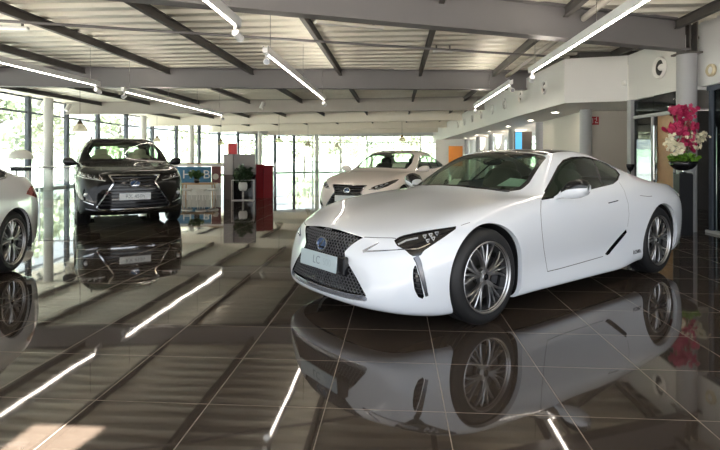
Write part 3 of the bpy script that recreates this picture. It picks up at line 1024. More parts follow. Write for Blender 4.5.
def arch_parts(shell, axles, R, zc, ymin=0.5, depth=0.26):
    """cuts the wheel openings and returns (lip, liner) shells"""
    lip = None; liner = []
    for x0 in axles:
        shell.cut(arch_field(x0, zc, R, ymin))
        near = lambda v, x0=x0: abs(math.hypot(v[0] - x0, v[2] - zc) - R) < 0.012 and v[1] > ymin
        s = shell.skirt(lambda v: [x0 + (v[0] - x0) * 0.985, v[1] - 0.035, zc + (v[2] - zc) * 0.985], near)
        lip = s if lip is None else lip.plus(s)
        s2 = shell.skirt(lambda v: [v[0], max(v[1] - depth - 0.05, 0.3), v[2]], near)
        # liner starts from the lip's inner edge
        m = MB()
        a0, a1, N = -0.35, math.pi + 0.35, 30
        vs = []
        for i in range(N + 1):
            t = a0 + (a1 - a0) * i / N
            for yy in (0.30, 0.90):
                vs.append((x0 + R * 0.995 * math.cos(t), yy, max(0.12, zc + R * 0.995 * math.sin(t))))
        fs = [(2 * i, 2 * i + 1, 2 * i + 3, 2 * i + 2) for i in range(N)]
        m.add(vs, fs)
        vs = [(x0, 0.30, zc)] + [(vs[2 * i][0], 0.30, vs[2 * i][2]) for i in range(N + 1)]
        m.add(vs, [(0, i, i + 1) for i in range(1, N + 1)])
        s2 = Shell(m.v, m.f)
        liner.append(s2)
    return lip, liner
# ------------------------------------------------------------------ the white coupe in the foreground
def band(s_list, y_list, z_list): return list(zip(s_list, y_list, z_list))
def coupe():
    car = Car((0.396, 4.607), (-0.7993, -0.601))
    front = [  # centre -> corner, bottom -> top (s, y, z)
        [(-0.79, 0.0, 0.160), (-0.915, 0.0, 0.195), (-0.910, 0.0, 0.31), (-0.893, 0.0, 0.46), (-0.862, 0.0, 0.60), (-0.800, 0.0, 0.705)],
        [(-0.78, 0.22, 0.158), (-0.900, 0.22, 0.192), (-0.896, 0.22, 0.31), (-0.878, 0.22, 0.46), (-0.845, 0.22, 0.60), (-0.782, 0.22, 0.702)],
        [(-0.74, 0.44, 0.152), (-0.860, 0.44, 0.186), (-0.860, 0.44, 0.31), (-0.838, 0.43, 0.46), (-0.800, 0.43, 0.60), (-0.730, 0.43, 0.697)],
        [(-0.66, 0.64, 0.148), (-0.775, 0.65, 0.182), (-0.782, 0.66, 0.31), (-0.762, 0.65, 0.46), (-0.720, 0.64, 0.60), (-0.640, 0.62, 0.695)],
    ]
    side = [
        [(-0.53, 0.745, 0.125), (-0.612, 0.79, 0.168), (-0.640, 0.815, 0.31), (-0.630, 0.81, 0.46), (-0.590, 0.795, 0.61), (-0.500, 0.755, 0.705)],
        band([-0.38] * 6, [0.82, 0.868, 0.890, 0.897, 0.872, 0.800], [0.118, 0.165, 0.32, 0.48, 0.645, 0.762]),
        band([-0.16] * 6, [0.84, 0.905, 0.935, 0.945, 0.922, 0.825], [0.118, 0.165, 0.33, 0.50, 0.690, 0.815]),
        band([0.10] * 6, [0.84, 0.905, 0.945, 0.958, 0.945, 0.838], [0.13, 0.17, 0.33, 0.50, 0.710, 0.850]),
        band([0.36] * 6, [0.86, 0.93, 0.935, 0.945, 0.938, 0.846], [0.14, 0.172, 0.33, 0.50, 0.720, 0.870]),
        band([0.60] * 6, [0.87, 0.938, 0.908, 0.920, 0.932, 0.858], [0.148, 0.18, 0.33, 0.50, 0.730, 0.885]),
        band([0.85] * 6, [0.87, 0.938, 0.892, 0.908, 0.930, 0.868], [0.148, 0.18, 0.33, 0.50, 0.740, 0.900]),
        band([1.10] * 6, [0.87, 0.938, 0.882, 0.900, 0.928, 0.870], [0.148, 0.18, 0.33, 0.50, 0.745, 0.908]),
        band([1.40] * 6, [0.87, 0.938, 0.878, 0.898, 0.928, 0.866], [0.148, 0.18, 0.33, 0.50, 0.750, 0.920]),
        band([1.75] * 6, [0.87, 0.938, 0.880, 0.900, 0.932, 0.862], [0.148, 0.18, 0.33, 0.50, 0.760, 0.935]),
        band([2.10] * 6, [0.87, 0.938, 0.892, 0.912, 0.942, 0.862], [0.148, 0.18, 0.33, 0.50, 0.770, 0.950]),
        band([2.42] * 6, [0.83, 0.912, 0.928, 0.944, 0.954, 0.866], [0.165, 0.205, 0.33, 0.51, 0.775, 0.958]),
        band([2.72] * 6, [0.84, 0.910, 0.948, 0.962, 0.960, 0.868], [0.165, 0.20, 0.33, 0.52, 0.780, 0.960]),
        band([3.00] * 6, [0.84, 0.910, 0.950, 0.964, 0.958, 0.862], [0.165, 0.20, 0.33, 0.52, 0.780, 0.955]),
        band([3.26] * 6, [0.83, 0.895, 0.935, 0.950, 0.942, 0.838], [0.175, 0.21, 0.34, 0.52, 0.780, 0.942]),
        band([3.48] * 6, [0.79, 0.855, 0.895, 0.910, 0.902, 0.790], [0.190, 0.22, 0.35, 0.53, 0.775, 0.925]),
        [(3.58, 0.70, 0.20), (3.66, 0.76, 0.23), (3.70, 0.79, 0.36), (3.72, 0.80, 0.54), (3.70, 0.78, 0.77), (3.62, 0.70, 0.915)],
    ]
    rear = [
        [(3.64, 0.58, 0.20), (3.75, 0.60, 0.23), (3.79, 0.61, 0.36), (3.80, 0.61, 0.54), (3.78, 0.60, 0.77), (3.70, 0.57, 0.920)],
        [(3.66, 0.40, 0.20), (3.79, 0.40, 0.23), (3.82, 0.40, 0.36), (3.83, 0.40, 0.54), (3.81, 0.40, 0.77), (3.73, 0.40, 0.925)],
        [(3.67, 0.20, 0.20), (3.80, 0.20, 0.23), (3.83, 0.20, 0.36), (3.84, 0.20, 0.54), (3.82, 0.20, 0.77), (3.74, 0.20, 0.928)],
        [(3.67, 0.0, 0.20), (3.80, 0.0, 0.23), (3.83, 0.0, 0.36), (3.84, 0.0, 0.54), (3.82, 0.0, 0.77), (3.74, 0.0, 0.928)],
    ]
    top = [
        [(-0.42, 0.64, 0.775), (-0.50, 0.44, 0.778), (-0.54, 0.22, 0.782), (-0.56, 0.0, 0.786)],
        [(-0.18, 0.66, 0.842), (-0.22, 0.45, 0.840), (-0.25, 0.23, 0.842), (-0.26, 0.0, 0.846)],
        [(0.10, 0.68, 0.884), (0.08, 0.46, 0.886), (0.06, 0.23, 0.890), (0.05, 0.0, 0.894)],
        [(0.36, 0.70, 0.910), (0.34, 0.48, 0.922), (0.32, 0.24, 0.928), (0.31, 0.0, 0.932)],
        [(0.62, 0.74, 0.922), (0.60, 0.54, 0.955), (0.56, 0.27, 0.972), (0.54, 0.0, 0.978)],
        [(0.86, 0.805, 0.935), (0.86, 0.69, 0.985), (0.83, 0.36, 1.075), (0.81, 0.0, 1.095)],
        [(1.10, 0.775, 1.010), (1.11, 0.645, 1.140), (1.09, 0.34, 1.215), (1.08, 0.0, 1.235)],
        [(1.40, 0.735, 1.095), (1.40, 0.590, 1.268), (1.39, 0.31, 1.322), (1.38, 0.0, 1.336)],
        [(1.75, 0.725, 1.120), (1.75, 0.565, 1.310), (1.75, 0.30, 1.342), (1.75, 0.0, 1.348)],
        [(2.10, 0.725, 1.110), (2.10, 0.560, 1.285), (2.10, 0.30, 1.315), (2.10, 0.0, 1.322)],
        [(2.42, 0.740, 1.075), (2.42, 0.580, 1.205), (2.42, 0.31, 1.245), (2.42, 0.0, 1.255)],
        [(2.72, 0.765, 1.030), (2.72, 0.615, 1.110), (2.72, 0.33, 1.150), (2.72, 0.0, 1.160)],
        [(3.00, 0.770, 0.992), (3.00, 0.640, 1.030), (3.00, 0.34, 1.060), (3.00, 0.0, 1.066)],
        [(3.26, 0.745, 0.965), (3.26, 0.620, 0.985), (3.26, 0.34, 0.996), (3.26, 0.0, 1.000)],
        [(3.50, 0.700, 0.948), (3.52, 0.590, 0.962), (3.54, 0.32, 0.968), (3.54, 0.0, 0.970)],
    ]
    sh = build_cage(front, side, rear, top)
    root = thing('coupe', 'white two-door sports coupe with dark spindle grille standing alone in the foreground', 'car', (car.o[0], car.o[1], 0), car.rz)
    bv = sh.bvh()
    parts = {}
    lip, liner = arch_parts(sh, (-0.028, -2.885), 0.402, 0.362)
    frontal = lambda c: c[0] > 0.30
    def reg(name, fld, only=None):
        parts[name] = sh.cut(fld, only); return parts[name]
    # grille: near half read in the picture, mirrored on the far side
    GY = [(-.1, .700), (0, .700), (.14, .695), (.28, .682), (.412, .668), (.335, .610), (.280, .552), (.288, .520), (.316, .490), (.426, .389), (.537, .270), (.39, .262), (.2, .260), (-.1, .260)]
    grille = sh.cut(yz_field(GY), lambda c: c[0] > 0.55)
    lipbar = sh.cut(yz_field([(-.1, .259), (.2, .259), (.39, .261), (.538, .269), (.548, .234), (.39, .222), (.2, .220), (-.1, .220)]), lambda c: c[0] > 0.55)
    HL = [(393.8, 240.2), (401, 235.8), (415, 232.6), (434, 229.4), (460.5, 225.6), (445, 236.6), (431, 246), (423.3, 251.2), (420.5, 256), (411.7, 256.3), (405.4, 250.2), (397, 245.8)]
    head = sh.cut(px_field(car, HL), lambda c: c[0] > -0.05)
    VN = [(413.2, 262), (416, 266), (420, 278), (424.2, 297), (422, 299.8), (418.5, 297.5), (414.5, 290), (412.8, 278)]
    vnt = sh.cut(px_field(car, VN), lambda c: c[0] > 0.1)
    WS = [(400, 190), (440, 188.0), (470, 187.4), (496.7, 189.0), (512.7, 189.6), (524, 188.6), (534.3, 185.7), (541, 179.7), (547.2, 170.3), (551, 157.8), (551.2, 155.6), (543, 154.0), (527, 152.6), (500, 151.2), (440, 150)]
    WSXY = [(-0.56, -0.1), (-0.58, 0.30), (-0.64, 0.50), (-0.70, 0.60), (-0.80, 0.655), (-0.92, 0.655), (-1.10, 0.615), (-1.33, 0.56), (-1.345, 0.53), (-1.325, 0.30), (-1.32, -0.1)]
    wind = sh.cut(xy_field(WSXY), lambda c: c[2] > 0.9)
    SW = [(541.2, 199.6), (545, 192), (551.7, 179.7), (558.3, 166.6), (563.7, 160.4), (571.7, 157.6), (583.7, 157.0), (590, 158.0), (598, 160.0), (607.3, 164.2), (615.5, 169.5), (619.3, 174.2), (617.3, 179.9), (612.7, 183.6), (592, 188.6), (565, 195.5)]
    sidew = sh.cut(px_field(car, SW), lambda c: c[1] > 0.3 and c[2] > 0.8 and c[0] < -0.6)
    ROOF = [(-1.335, -0.1), (-1.34, 0.30), (-1.36, 0.525), (-1.75, 0.525), (-2.10, 0.520), (-2.42, 0.545), (-2.72, 0.585), (-2.98, 0.615), (-3.12, 0.58), (-3.15, 0.3), (-3.155, -0.1)]
    roof = sh.cut(xy_field(ROOF), lambda c: c[2] > 0.9 and c[0] < -1.3)
    SL = [(603.0, 256.6), (610, 247.5), (618, 238), (627.6, 227.6), (627.0, 232.5), (620, 241), (612, 250.5), (608.5, 255.2)]
    slash = sh.cut(px_field(car, SL), lambda c: c[1] > 0.5)
    TLf = yz_field([(0.30, 0.76), (0.60, 0.70), (0.86, 0.74), (0.90, 0.84), (0.60, 0.80), (0.32, 0.83)])
    tail = sh.cut(TLf, lambda c: c[0] < -3.4)
    # white body
    body = sh.both()
    body.plus(lip, lip.mirror()).build('body', 'paint_white', root)
    [s2.build('wheel_arch_liner', 'matt_black', root) for q in liner for s2 in (q, q.mirror())]
    fld = MB(); fld.prism([(0.75, -0.62), (0.75, 0.62), (0.38, 0.55), (-0.38, 0.55), (-0.42, 0.80), (-2.45, 0.80), (-2.47, 0.5), (-3.3, 0.5), (-3.55, 0.5), (-3.55, -0.5), (-2.47, -0.5), (-2.45, -0.80), (-0.42, -0.80), (-0.38, -0.55), (0.38, -0.55)], 0.165, 0.24)
    fld.build('underbody', 'matt_black', root)

    # grille: recessed black bed, frame and mesh of thin chrome bars
    g = grille.both()
    bed = grille.shift(-0.05, 0, 0).both()
    wall = grille.skirt(lambda v: [v[0] - 0.05, v[1], v[2]])
    bed.plus(wall, wall.mirror()).build('grille', 'gloss_black', root)
    gm = bpy.data.objects['grille']
    gb = grille.shift(-0.012, 0, 0).both().bvh()
    f2 = grille.both()
    yz = [(v[1], v[2]) for v in f2.V]; zmin = min(z for y, z in yz); zmax = max(z for y, z in yz)
    bars = Shell([], [])
    def chain(pts):
        nonlocal bars
        seg = []
        for p in pts + [None]:
            h = gb.ray_cast(Vector((3, p[0], p[1])), Vector((-1, 0, 0))) if p else (None,)
            if h[0] is not None: seg.append((h[0], Vector((1, 0, 0))))
            else:
                if len(seg) > 1: bars = bars.plus(ribbon(seg, 0.0044, 0.0, 0.005))
                seg = []
    z = zmin; row = 0
    dz = 0.0215
    while z < zmax:
        z += dz; row += 1
        amp = 0.0105
        pts = [(-0.62 + 0.0165 * i, z + (amp if (i // 1 + row) % 2 else -amp) * 0.8) for i in range(76)]
        chain(pts)
    bars.build('grille_mesh', 'mesh_metal', gm, smooth=False, angle=None)
    # dark frame strip along the upper edge and the two sides of the grille
    lb = lipbar.shift(-0.006, 0, 0)
    lw = lipbar.skirt(lambda v: [v[0] - 0.006, v[1], v[2]])
    lb.both().plus(lw, lw.mirror()).build('front_lip', 'drl', root)
    gl = densify([(0.0, 0.688), (0.20, 0.683), (0.37, 0.662)], 0.02)
    # headlights: black housing, glass cover look, LED elements and chrome brow
    for sgn, nm in ((1, 'l'), (-1, 'r')):
        hs = head if sgn > 0 else head.mirror()
        inner = head.offset(-0.012); sk = head.skirt(lambda v: [v[0] - 0.004, v[1] - 0.012, v[2] - 0.004])
        hh = inner.plus(sk)
        if sgn < 0: hh = hh.mirror()
        ho = hh.build('headlight', 'lamp_dark', root)
        hb = head.offset(-0.010).bvh()
        el = Shell([], [])
        for (x, y) in ((424.5, 236.8), (430.5, 235.3), (436.5, 233.8), (427.5, 241.0), (433.0, 238.8)):
            q = [(x - 1.6, y - 1.2), (x + 1.9, y - 1.8), (x + 0.6, y + 1.8), (x - 1.6, y - 1.2)]
            el = el.plus(px_line(car, hb, q, 0.007, 0.002, 0.004, step=0.8))
        el = el.plus(px_line(car, hb, [(398, 244.5), (406, 240.5), (418, 238)], 0.012, 0.002, 0.004, 1.5))
        (el if sgn > 0 else el.mirror()).build('led_element', 'lamp_lens', ho, angle=30)
        br = px_line(car, bv, [(398, 249.6), (408, 249.4), (418, 248.8), (424, 246.5), (430, 243.5)], 0.010, 0.0, 0.004, 1.5)
        (br if sgn > 0 else br.mirror()).build('chrome_strip', 'chrome', ho, angle=30)
        # L-shaped daytime light in the bumper
        dl = px_line(car, bv, [(379.5, 242.6), (371, 247.0), (363, 251.4)], 0.026, 0.0, 0.003, 1.5, taper=lambda u: 0.25 + 0.75 * u)
        dl = dl.plus(px_line(car, bv, [(363, 251.4), (376, 250.9), (390, 250.3), (404, 249.6)], 0.018, 0.0, 0.003, 1.5, taper=lambda u: 1.0 - 0.75 * u))
        (dl if sgn > 0 else dl.mirror()).build('daytime_light', 'drl', root, angle=30)
        # upright vent under the lamp with chrome blade and louvres
        vb = vnt.shift(-0.035, -0.01, 0); vs = vnt.skirt(lambda v: [v[0] - 0.035, v[1] - 0.01, v[2]])
        vv = vb.plus(vs)
        vo = (vv if sgn > 0 else vv.mirror()).build('bumper_vent', 'gloss_black', root)
        lou = Shell([], [])
        for k in range(6):
            y = 268 + k * 5.0
            lou = lou.plus(px_line(car, bv, [(413.4 + k * 0.4, y), (418.0 + k * 1.1, y + 1.2)], 0.006, -0.012, 0.004, 1.0))
        (lou if sgn > 0 else lou.mirror()).build('louvre', 'rim_dark', vo, angle=30)
        bl = px_line(car, bv, [(415.8, 256.5), (418.5, 262), (421.5, 273), (424.5, 285), (426.8, 296)], 0.05, 0.0, 0.006, 1.5, taper=lambda u: 1.0 - 0.45 * u)
        (bl if sgn > 0 else bl.mirror()).build('vent_blade', 'blade_metal', vo, angle=30)
        # side windows
        so = (sidew.offset(-0.006) if sgn > 0 else sidew.offset(-0.006).mirror()).build('side_window', 'glass_car', root)
        fr = Shell([], [])
        fr = px_line(car, bv, [(545, 192), (551.7, 179.7), (558.3, 166.6), (563.7, 160.4), (571.7, 157.6), (583.7, 157.0), (590, 158.0), (598, 160.0), (607.3, 164.2), (615.5, 169.5), (619.3, 174.2)], 0.022, 0.0, 0.002, 1.5)
        (fr if sgn > 0 else fr.mirror()).build('window_surround', 'gloss_black', so, angle=30)
        fr = px_line(car, bv, [(619.3, 174.2), (617.3, 179.9), (612.7, 183.6), (592, 188.6), (565, 195.5), (541.2, 199.6)], 0.016, 0.0, 0.003, 1.5)
        (fr if sgn > 0 else fr.mirror()).build('window_strip', 'gloss_black', so, angle=30)
        bp = px_line(car, bv, [(592.5, 158.2), (597, 168), (600.5, 178), (603.0, 186.4)], 0.035, -0.006, 0.0, 1.5)
        (bp if sgn > 0 else bp.mirror()).build('door_pillar', 'gloss_black', so, angle=30)
        # door mirror
        m = MB()
        rz = 0.0
        sec = [(0.865, -1.00, 0.905, 0.030, 0.016), (0.90, -1.02, 0.925, 0.050, 0.022), (0.94, -1.045, 0.955, 0.085, 0.050), (0.99, -1.06, 0.980, 0.10, 0.078), (1.05, -1.07, 0.992, 0.098, 0.080), (1.10, -1.075, 0.998, 0.080, 0.062), (1.13, -1.08, 1.0, 0.03, 0.03)]
        n = 20; vs = []
        for (y, x, z, a, b) in sec:
            for i in range(n):
                t = 2 * math.pi * i / n
                vs.append((x + a * math.copysign(abs(math.cos(t)) ** 0.8, math.cos(t)), y * sgn, z + b * math.copysign(abs(math.sin(t)) ** 0.8, math.sin(t))))
        fs = [(i * n + k, i * n + (k + 1) % n, (i + 1) * n + (k + 1) % n, (i + 1) * n + k) for i in range(len(sec) - 1) for k in range(n)]
        if sgn > 0: fs = [f[::-1] for f in fs]
        fs += [tuple((len(sec) - 1) * n + k for k in range(n)), tuple(range(n - 1, -1, -1))]
        m.add(vs, fs)
        mo = m.build('door_mirror', 'paint_white', root, smooth=True)
        cap = MB(); vs2 = []
        up = [(s[0], s[1], s[2], s[3] * 1.03, s[4] * 1.03) for s in sec[2:]]
        for (y, x, z, a, b) in up:
            for i in range(11):
                t = math.pi * (-0.02 + 1.04 * i / 10)
                vs2.append((x + a * math.copysign(abs(math.cos(t)) ** 0.8, math.cos(t)), y * sgn, z + b * 0.12 + b * 0.9 * math.copysign(abs(math.sin(t)) ** 0.8, math.sin(t)) + 0.001))
        fs2 = [(i * 11 + k, i * 11 + k + 1, (i + 1) * 11 + k + 1, (i + 1) * 11 + k) for i in range(len(up) - 1) for k in range(10)]
        if sgn > 0: fs2 = [f[::-1] for f in fs2]
        cap.add(vs2, fs2).build('mirror_cap', 'gloss_black', mo, smooth=True)
        # slash vent ahead of the rear wheel
        sb = slash.shift(0, -0.03, 0).plus(slash.skirt(lambda v: [v[0], v[1] - 0.03, v[2]]))
        (sb if sgn > 0 else sb.mirror()).build('side_vent', 'gloss_black', root)
        dh = px_line(car, bv, [(608.0, 203.2), (613, 201.9), (618.0, 200.6)], 0.012, 0.0, 0.004, 1.0)
        (dh if sgn > 0 else dh.mirror()).build('door_handle', 'drl', root, angle=30)
        tb = tail.offset(0.004)
        (tb if sgn > 0 else tb.mirror()).build('tail_light', 'tail_red', root)
    # seams: hood edge, door, bumper
    for pts, w in ((([(364, 237.2), (378, 237.8), (392, 238.0), (396, 238.6)]), 0.006),
                   ([(461, 225.4), (470, 222.5)], 0.004),
                   ([(541.0, 200.5), (540.6, 212), (541.6, 228), (543.6, 248), (545.8, 262), (547.4, 271.6)], 0.006),
                   ([(547.4, 271.6), (560, 268.6), (580, 263), (603, 256.4)], 0.006),
                   ([(640, 195.5), (648, 196.6), (652, 196.2)], 0.005),
                   ([(627.5, 226.5), (629, 215), (628, 203), (624, 190), (619, 182)], 0.004)):
        sm = px_line(car, bv, pts, w, 0.001, 0.0, 1.5)
        sm.build('panel_seam', 'seam', root, angle=30)
        sm.mirror().build('panel_seam', 'seam', root, angle=30)
    # glasshouse
    wo = wind.offset(-0.004).both().build('windshield', 'glass_car', root)
    edge = [( -0.575, 0.0), (-0.60, 0.30), (-0.66, 0.49), (-0.72, 0.585), (-0.82, 0.640), (-0.93, 0.640), (-1.10, 0.600), (-1.32, 0.545)]
    fr = ax_line(bv, edge, 'z', 0.05, 3.0, -0.001, 0.0, 0.03)
    fr = fr.plus(ax_line(bv, [(-1.30, 0.0), (-1.305, 0.30), (-1.325, 0.53)], 'z', 0.10, 3.0, -0.001, 0.0, 0.03))
    fr.plus(fr.mirror()).build('windshield_border', 'gloss_black', wo, angle=30)
    ro = roof.copy()
    rear_glass = ro.cut(lambda V: V[:, 0] + 2.30)
    for k, q in enumerate(islands(ro.both())): q.build('roof' if k == 0 else 'roof_trim', 'gloss_black', root)
    rear_glass.both().build('rear_window', 'glass_car_dark', root)
    rl = ax_line(bv, [(-1.335, 0.0), (-1.34, 0.30), (-1.36, 0.52)], 'z', 0.02, 3.0, 0.0, 0.004, 0.03)
    rl.plus(rl.mirror()).build('roof_strip', 'chrome', root, angle=30)
    for sgn in (1, -1):
        wp = MB().tube([(-0.62, sgn * 0.10, 0.985), (-0.60, sgn * 0.35, 0.965), (-0.68, sgn * 0.62, 0.965)], 0.008, 6)
        wp.build('wiper', 'matt_black', root, smooth=True)

    # badge: chrome oval ring with a slanted L on dark blue
    bz, bx = 0.578, 0.0
    h = gb.ray_cast(Vector((3, 0, bz)), Vector((-1, 0, 0)))[0]
    tilt = 0.16
    bm = Matrix.Translation((h.x + 0.012, 0, bz)) @ Matrix.Rotation(-tilt, 4, 'Y')
    rg = MB(); N = 40; vs = []; fs = []
    for i in range(N):
        t = 2 * math.pi * i / N
        for (rr, xx) in ((1.0, 0), (0.98, 0.010), (0.86, 0.010), (0.84, 0)):
            vs.append(bm @ Vector((xx, 0.075 * rr * math.cos(t), 0.055 * rr * math.sin(t))))
    for i in range(N):
        for j in range(4): fs.append((i * 4 + j, i * 4 + (j + 1) % 4, ((i + 1) % N) * 4 + (j + 1) % 4, ((i + 1) % N) * 4 + j))
    rg.add(vs, fs)
    # slanted L stroke inside the ring
    for p, q, w in (((0.026, 0.034), (-0.030, -0.026), 0.013), ((-0.034, -0.024), (0.052, -0.024), 0.012)):
        rg.bar(bm @ Vector((0.006, p[0], p[1])), bm @ Vector((0.006, q[0], q[1])), 0.010, w, up=(0, 0, 1))
    bo = rg.build('badge', 'chrome', root, angle=35)
    bd = MB(); vs = [bm @ Vector((0.003, 0, 0))] + [bm @ Vector((0.003, 0.066 * math.cos(2 * math.pi * i / N), 0.048 * math.sin(2 * math.pi * i / N))) for i in range(N)]
    bd.add(vs, [(0, 1 + i, 1 + (i + 1) % N) for i in range(N)]).build('badge_field', 'badge_blue', bo)
    # number plate with the model letters
    pz = 0.452
    h2 = gb.ray_cast(Vector((3, 0, pz)), Vector((-1, 0, 0)))[0]
    pm = Matrix.Translation((h2.x + 0.028, 0.0, pz)) @ Matrix.Rotation(-0.10, 4, 'Y')
    pb = MB().box((0, 0, 0), (0.012, 0.52, 0.125), bevel=0.004)
    pb.v = [tuple(pm @ Vector(v)) for v in pb.v]
    po = pb.build('number_plate', 'plate', root)
    tm = pm @ Matrix.Translation((0.0068, 0, 0)) @ Matrix(((0, 0, 1, 0), (1, 0, 0, 0), (0, 1, 0, 0), (0, 0, 0, 1)))
    text_mesh('plate_letters', 'LC', 0.088, 'plate_ink', po, tm @ Matrix.Translation((-0.015, 0, 0)))
    text_mesh('plate_digits', '500', 0.078, 'plate_faint', po, tm @ Matrix.Translation((0.135, 0, 0)))
    pk = MB().box((h2.x + 0.0, 0.30, pz - 0.0), (0.05, 0.09, 0.14), bevel=0.01)
    pk.build('sensor_block', 'gloss_black', root)
    # model script on the rear flank
    w0 = project(bv, [car.cam], [car.ray(637, 251.6)])
    if w0:
        p, nn = w0[0]
        for sgn in (1,):
            mw = Matrix.Translation((p.x, p.y + 0.004, p.z)) @ Matrix(((-1, 0, 0, 0), (0, 0, 1, 0), (0, 1, 0, 0), (0, 0, 0, 1)))
            text_mesh('model_badge', 'LC500h', 0.055, 'rim_dark', root, mw)
    # cabin
    cab = MB()
    cab.box((-1.75, 0, 0.34), (2.2, 1.5, 0.1)); cab.box((-0.80, 0, 0.70), (0.40, 1.30, 0.34), bevel=0.08)
    cab.box((-0.82, 0, 0.90), (0.34, 1.16, 0.07), bevel=0.03)
    cab.box((-2.62, 0, 0.70), (0.5, 1.4, 0.5), bevel=0.06); cab.box((-1.5, 0, 0.56), (1.2, 0.26, 0.3), bevel=0.04)
    for s in (1, -1): cab.box((-1.55, s * 0.80, 0.60), (1.7, 0.10, 0.58), bevel=0.03)
    cab.build('cabin', 'leather_black', root, angle=40)
    for s in (1, -1):
        st = MB()
        st.blob((-1.48, s * 0.37, 0.55), (0.52, 0.50, 0.18), 3.5)
        st.blob((-1.82, s * 0.37, 0.84), (0.18, 0.50, 0.62), 3.5, rot=(0, -0.30, 0))
        st.blob((-1.93, s * 0.37, 1.12), (0.12, 0.27, 0.20), 3.0, rot=(0, -0.22, 0))
        st.build('seat', 'leather_grey', root, smooth=True)
        st = MB()
        st.blob((-2.38, s * 0.33, 0.84), (0.16, 0.46, 0.42), 3.5, rot=(0, -0.5, 0))
        st.build('rear_seat', 'leather_black', root, smooth=True)
    sw = MB()
    R0 = Matrix.Translation((-1.12, 0.37, 0.86)) @ Matrix.Rotation(math.radians(-66), 4, 'Y')
    ring = [R0 @ Vector((0.175 * math.cos(2 * math.pi * i / 36), 0.175 * math.sin(2 * math.pi * i / 36), 0)) for i in range(37)]
    sw.tube(ring, 0.016, 8, caps=False)
    for a in (0, 2.4, -2.4):
        sw.tube([R0 @ Vector((0, 0, 0.02)), R0 @ Vector((0.17 * math.cos(a + 1.57), 0.17 * math.sin(a + 1.57), 0))], 0.016, 6)
    sw.blob(tuple(R0 @ Vector((0, 0, 0.02))), (0.10, 0.12, 0.12), 2.5)
    sw.build('steering_wheel', 'leather_black', root, smooth=True)
    rm = MB().blob((-1.22, 0.0, 1.215), (0.05, 0.23, 0.07), 3.0)
    rm.build('rear_view_mirror', 'gloss_black', root, smooth=True)
    add_wheels(root, ((0.0, 0.815), (0.0, -0.815), (-2.87, 0.81), (-2.87, -0.81)), 0.362, 0.264, 0.245, 'split', 5)
    return car, root, bv
LC_CAR, LC_ROOT, LC_BV = coupe()
# ------------------------------------------------------------------ the other cars
def bd(s, ys, zs): return [(s, y, z) for y, z in zip(ys, zs)]

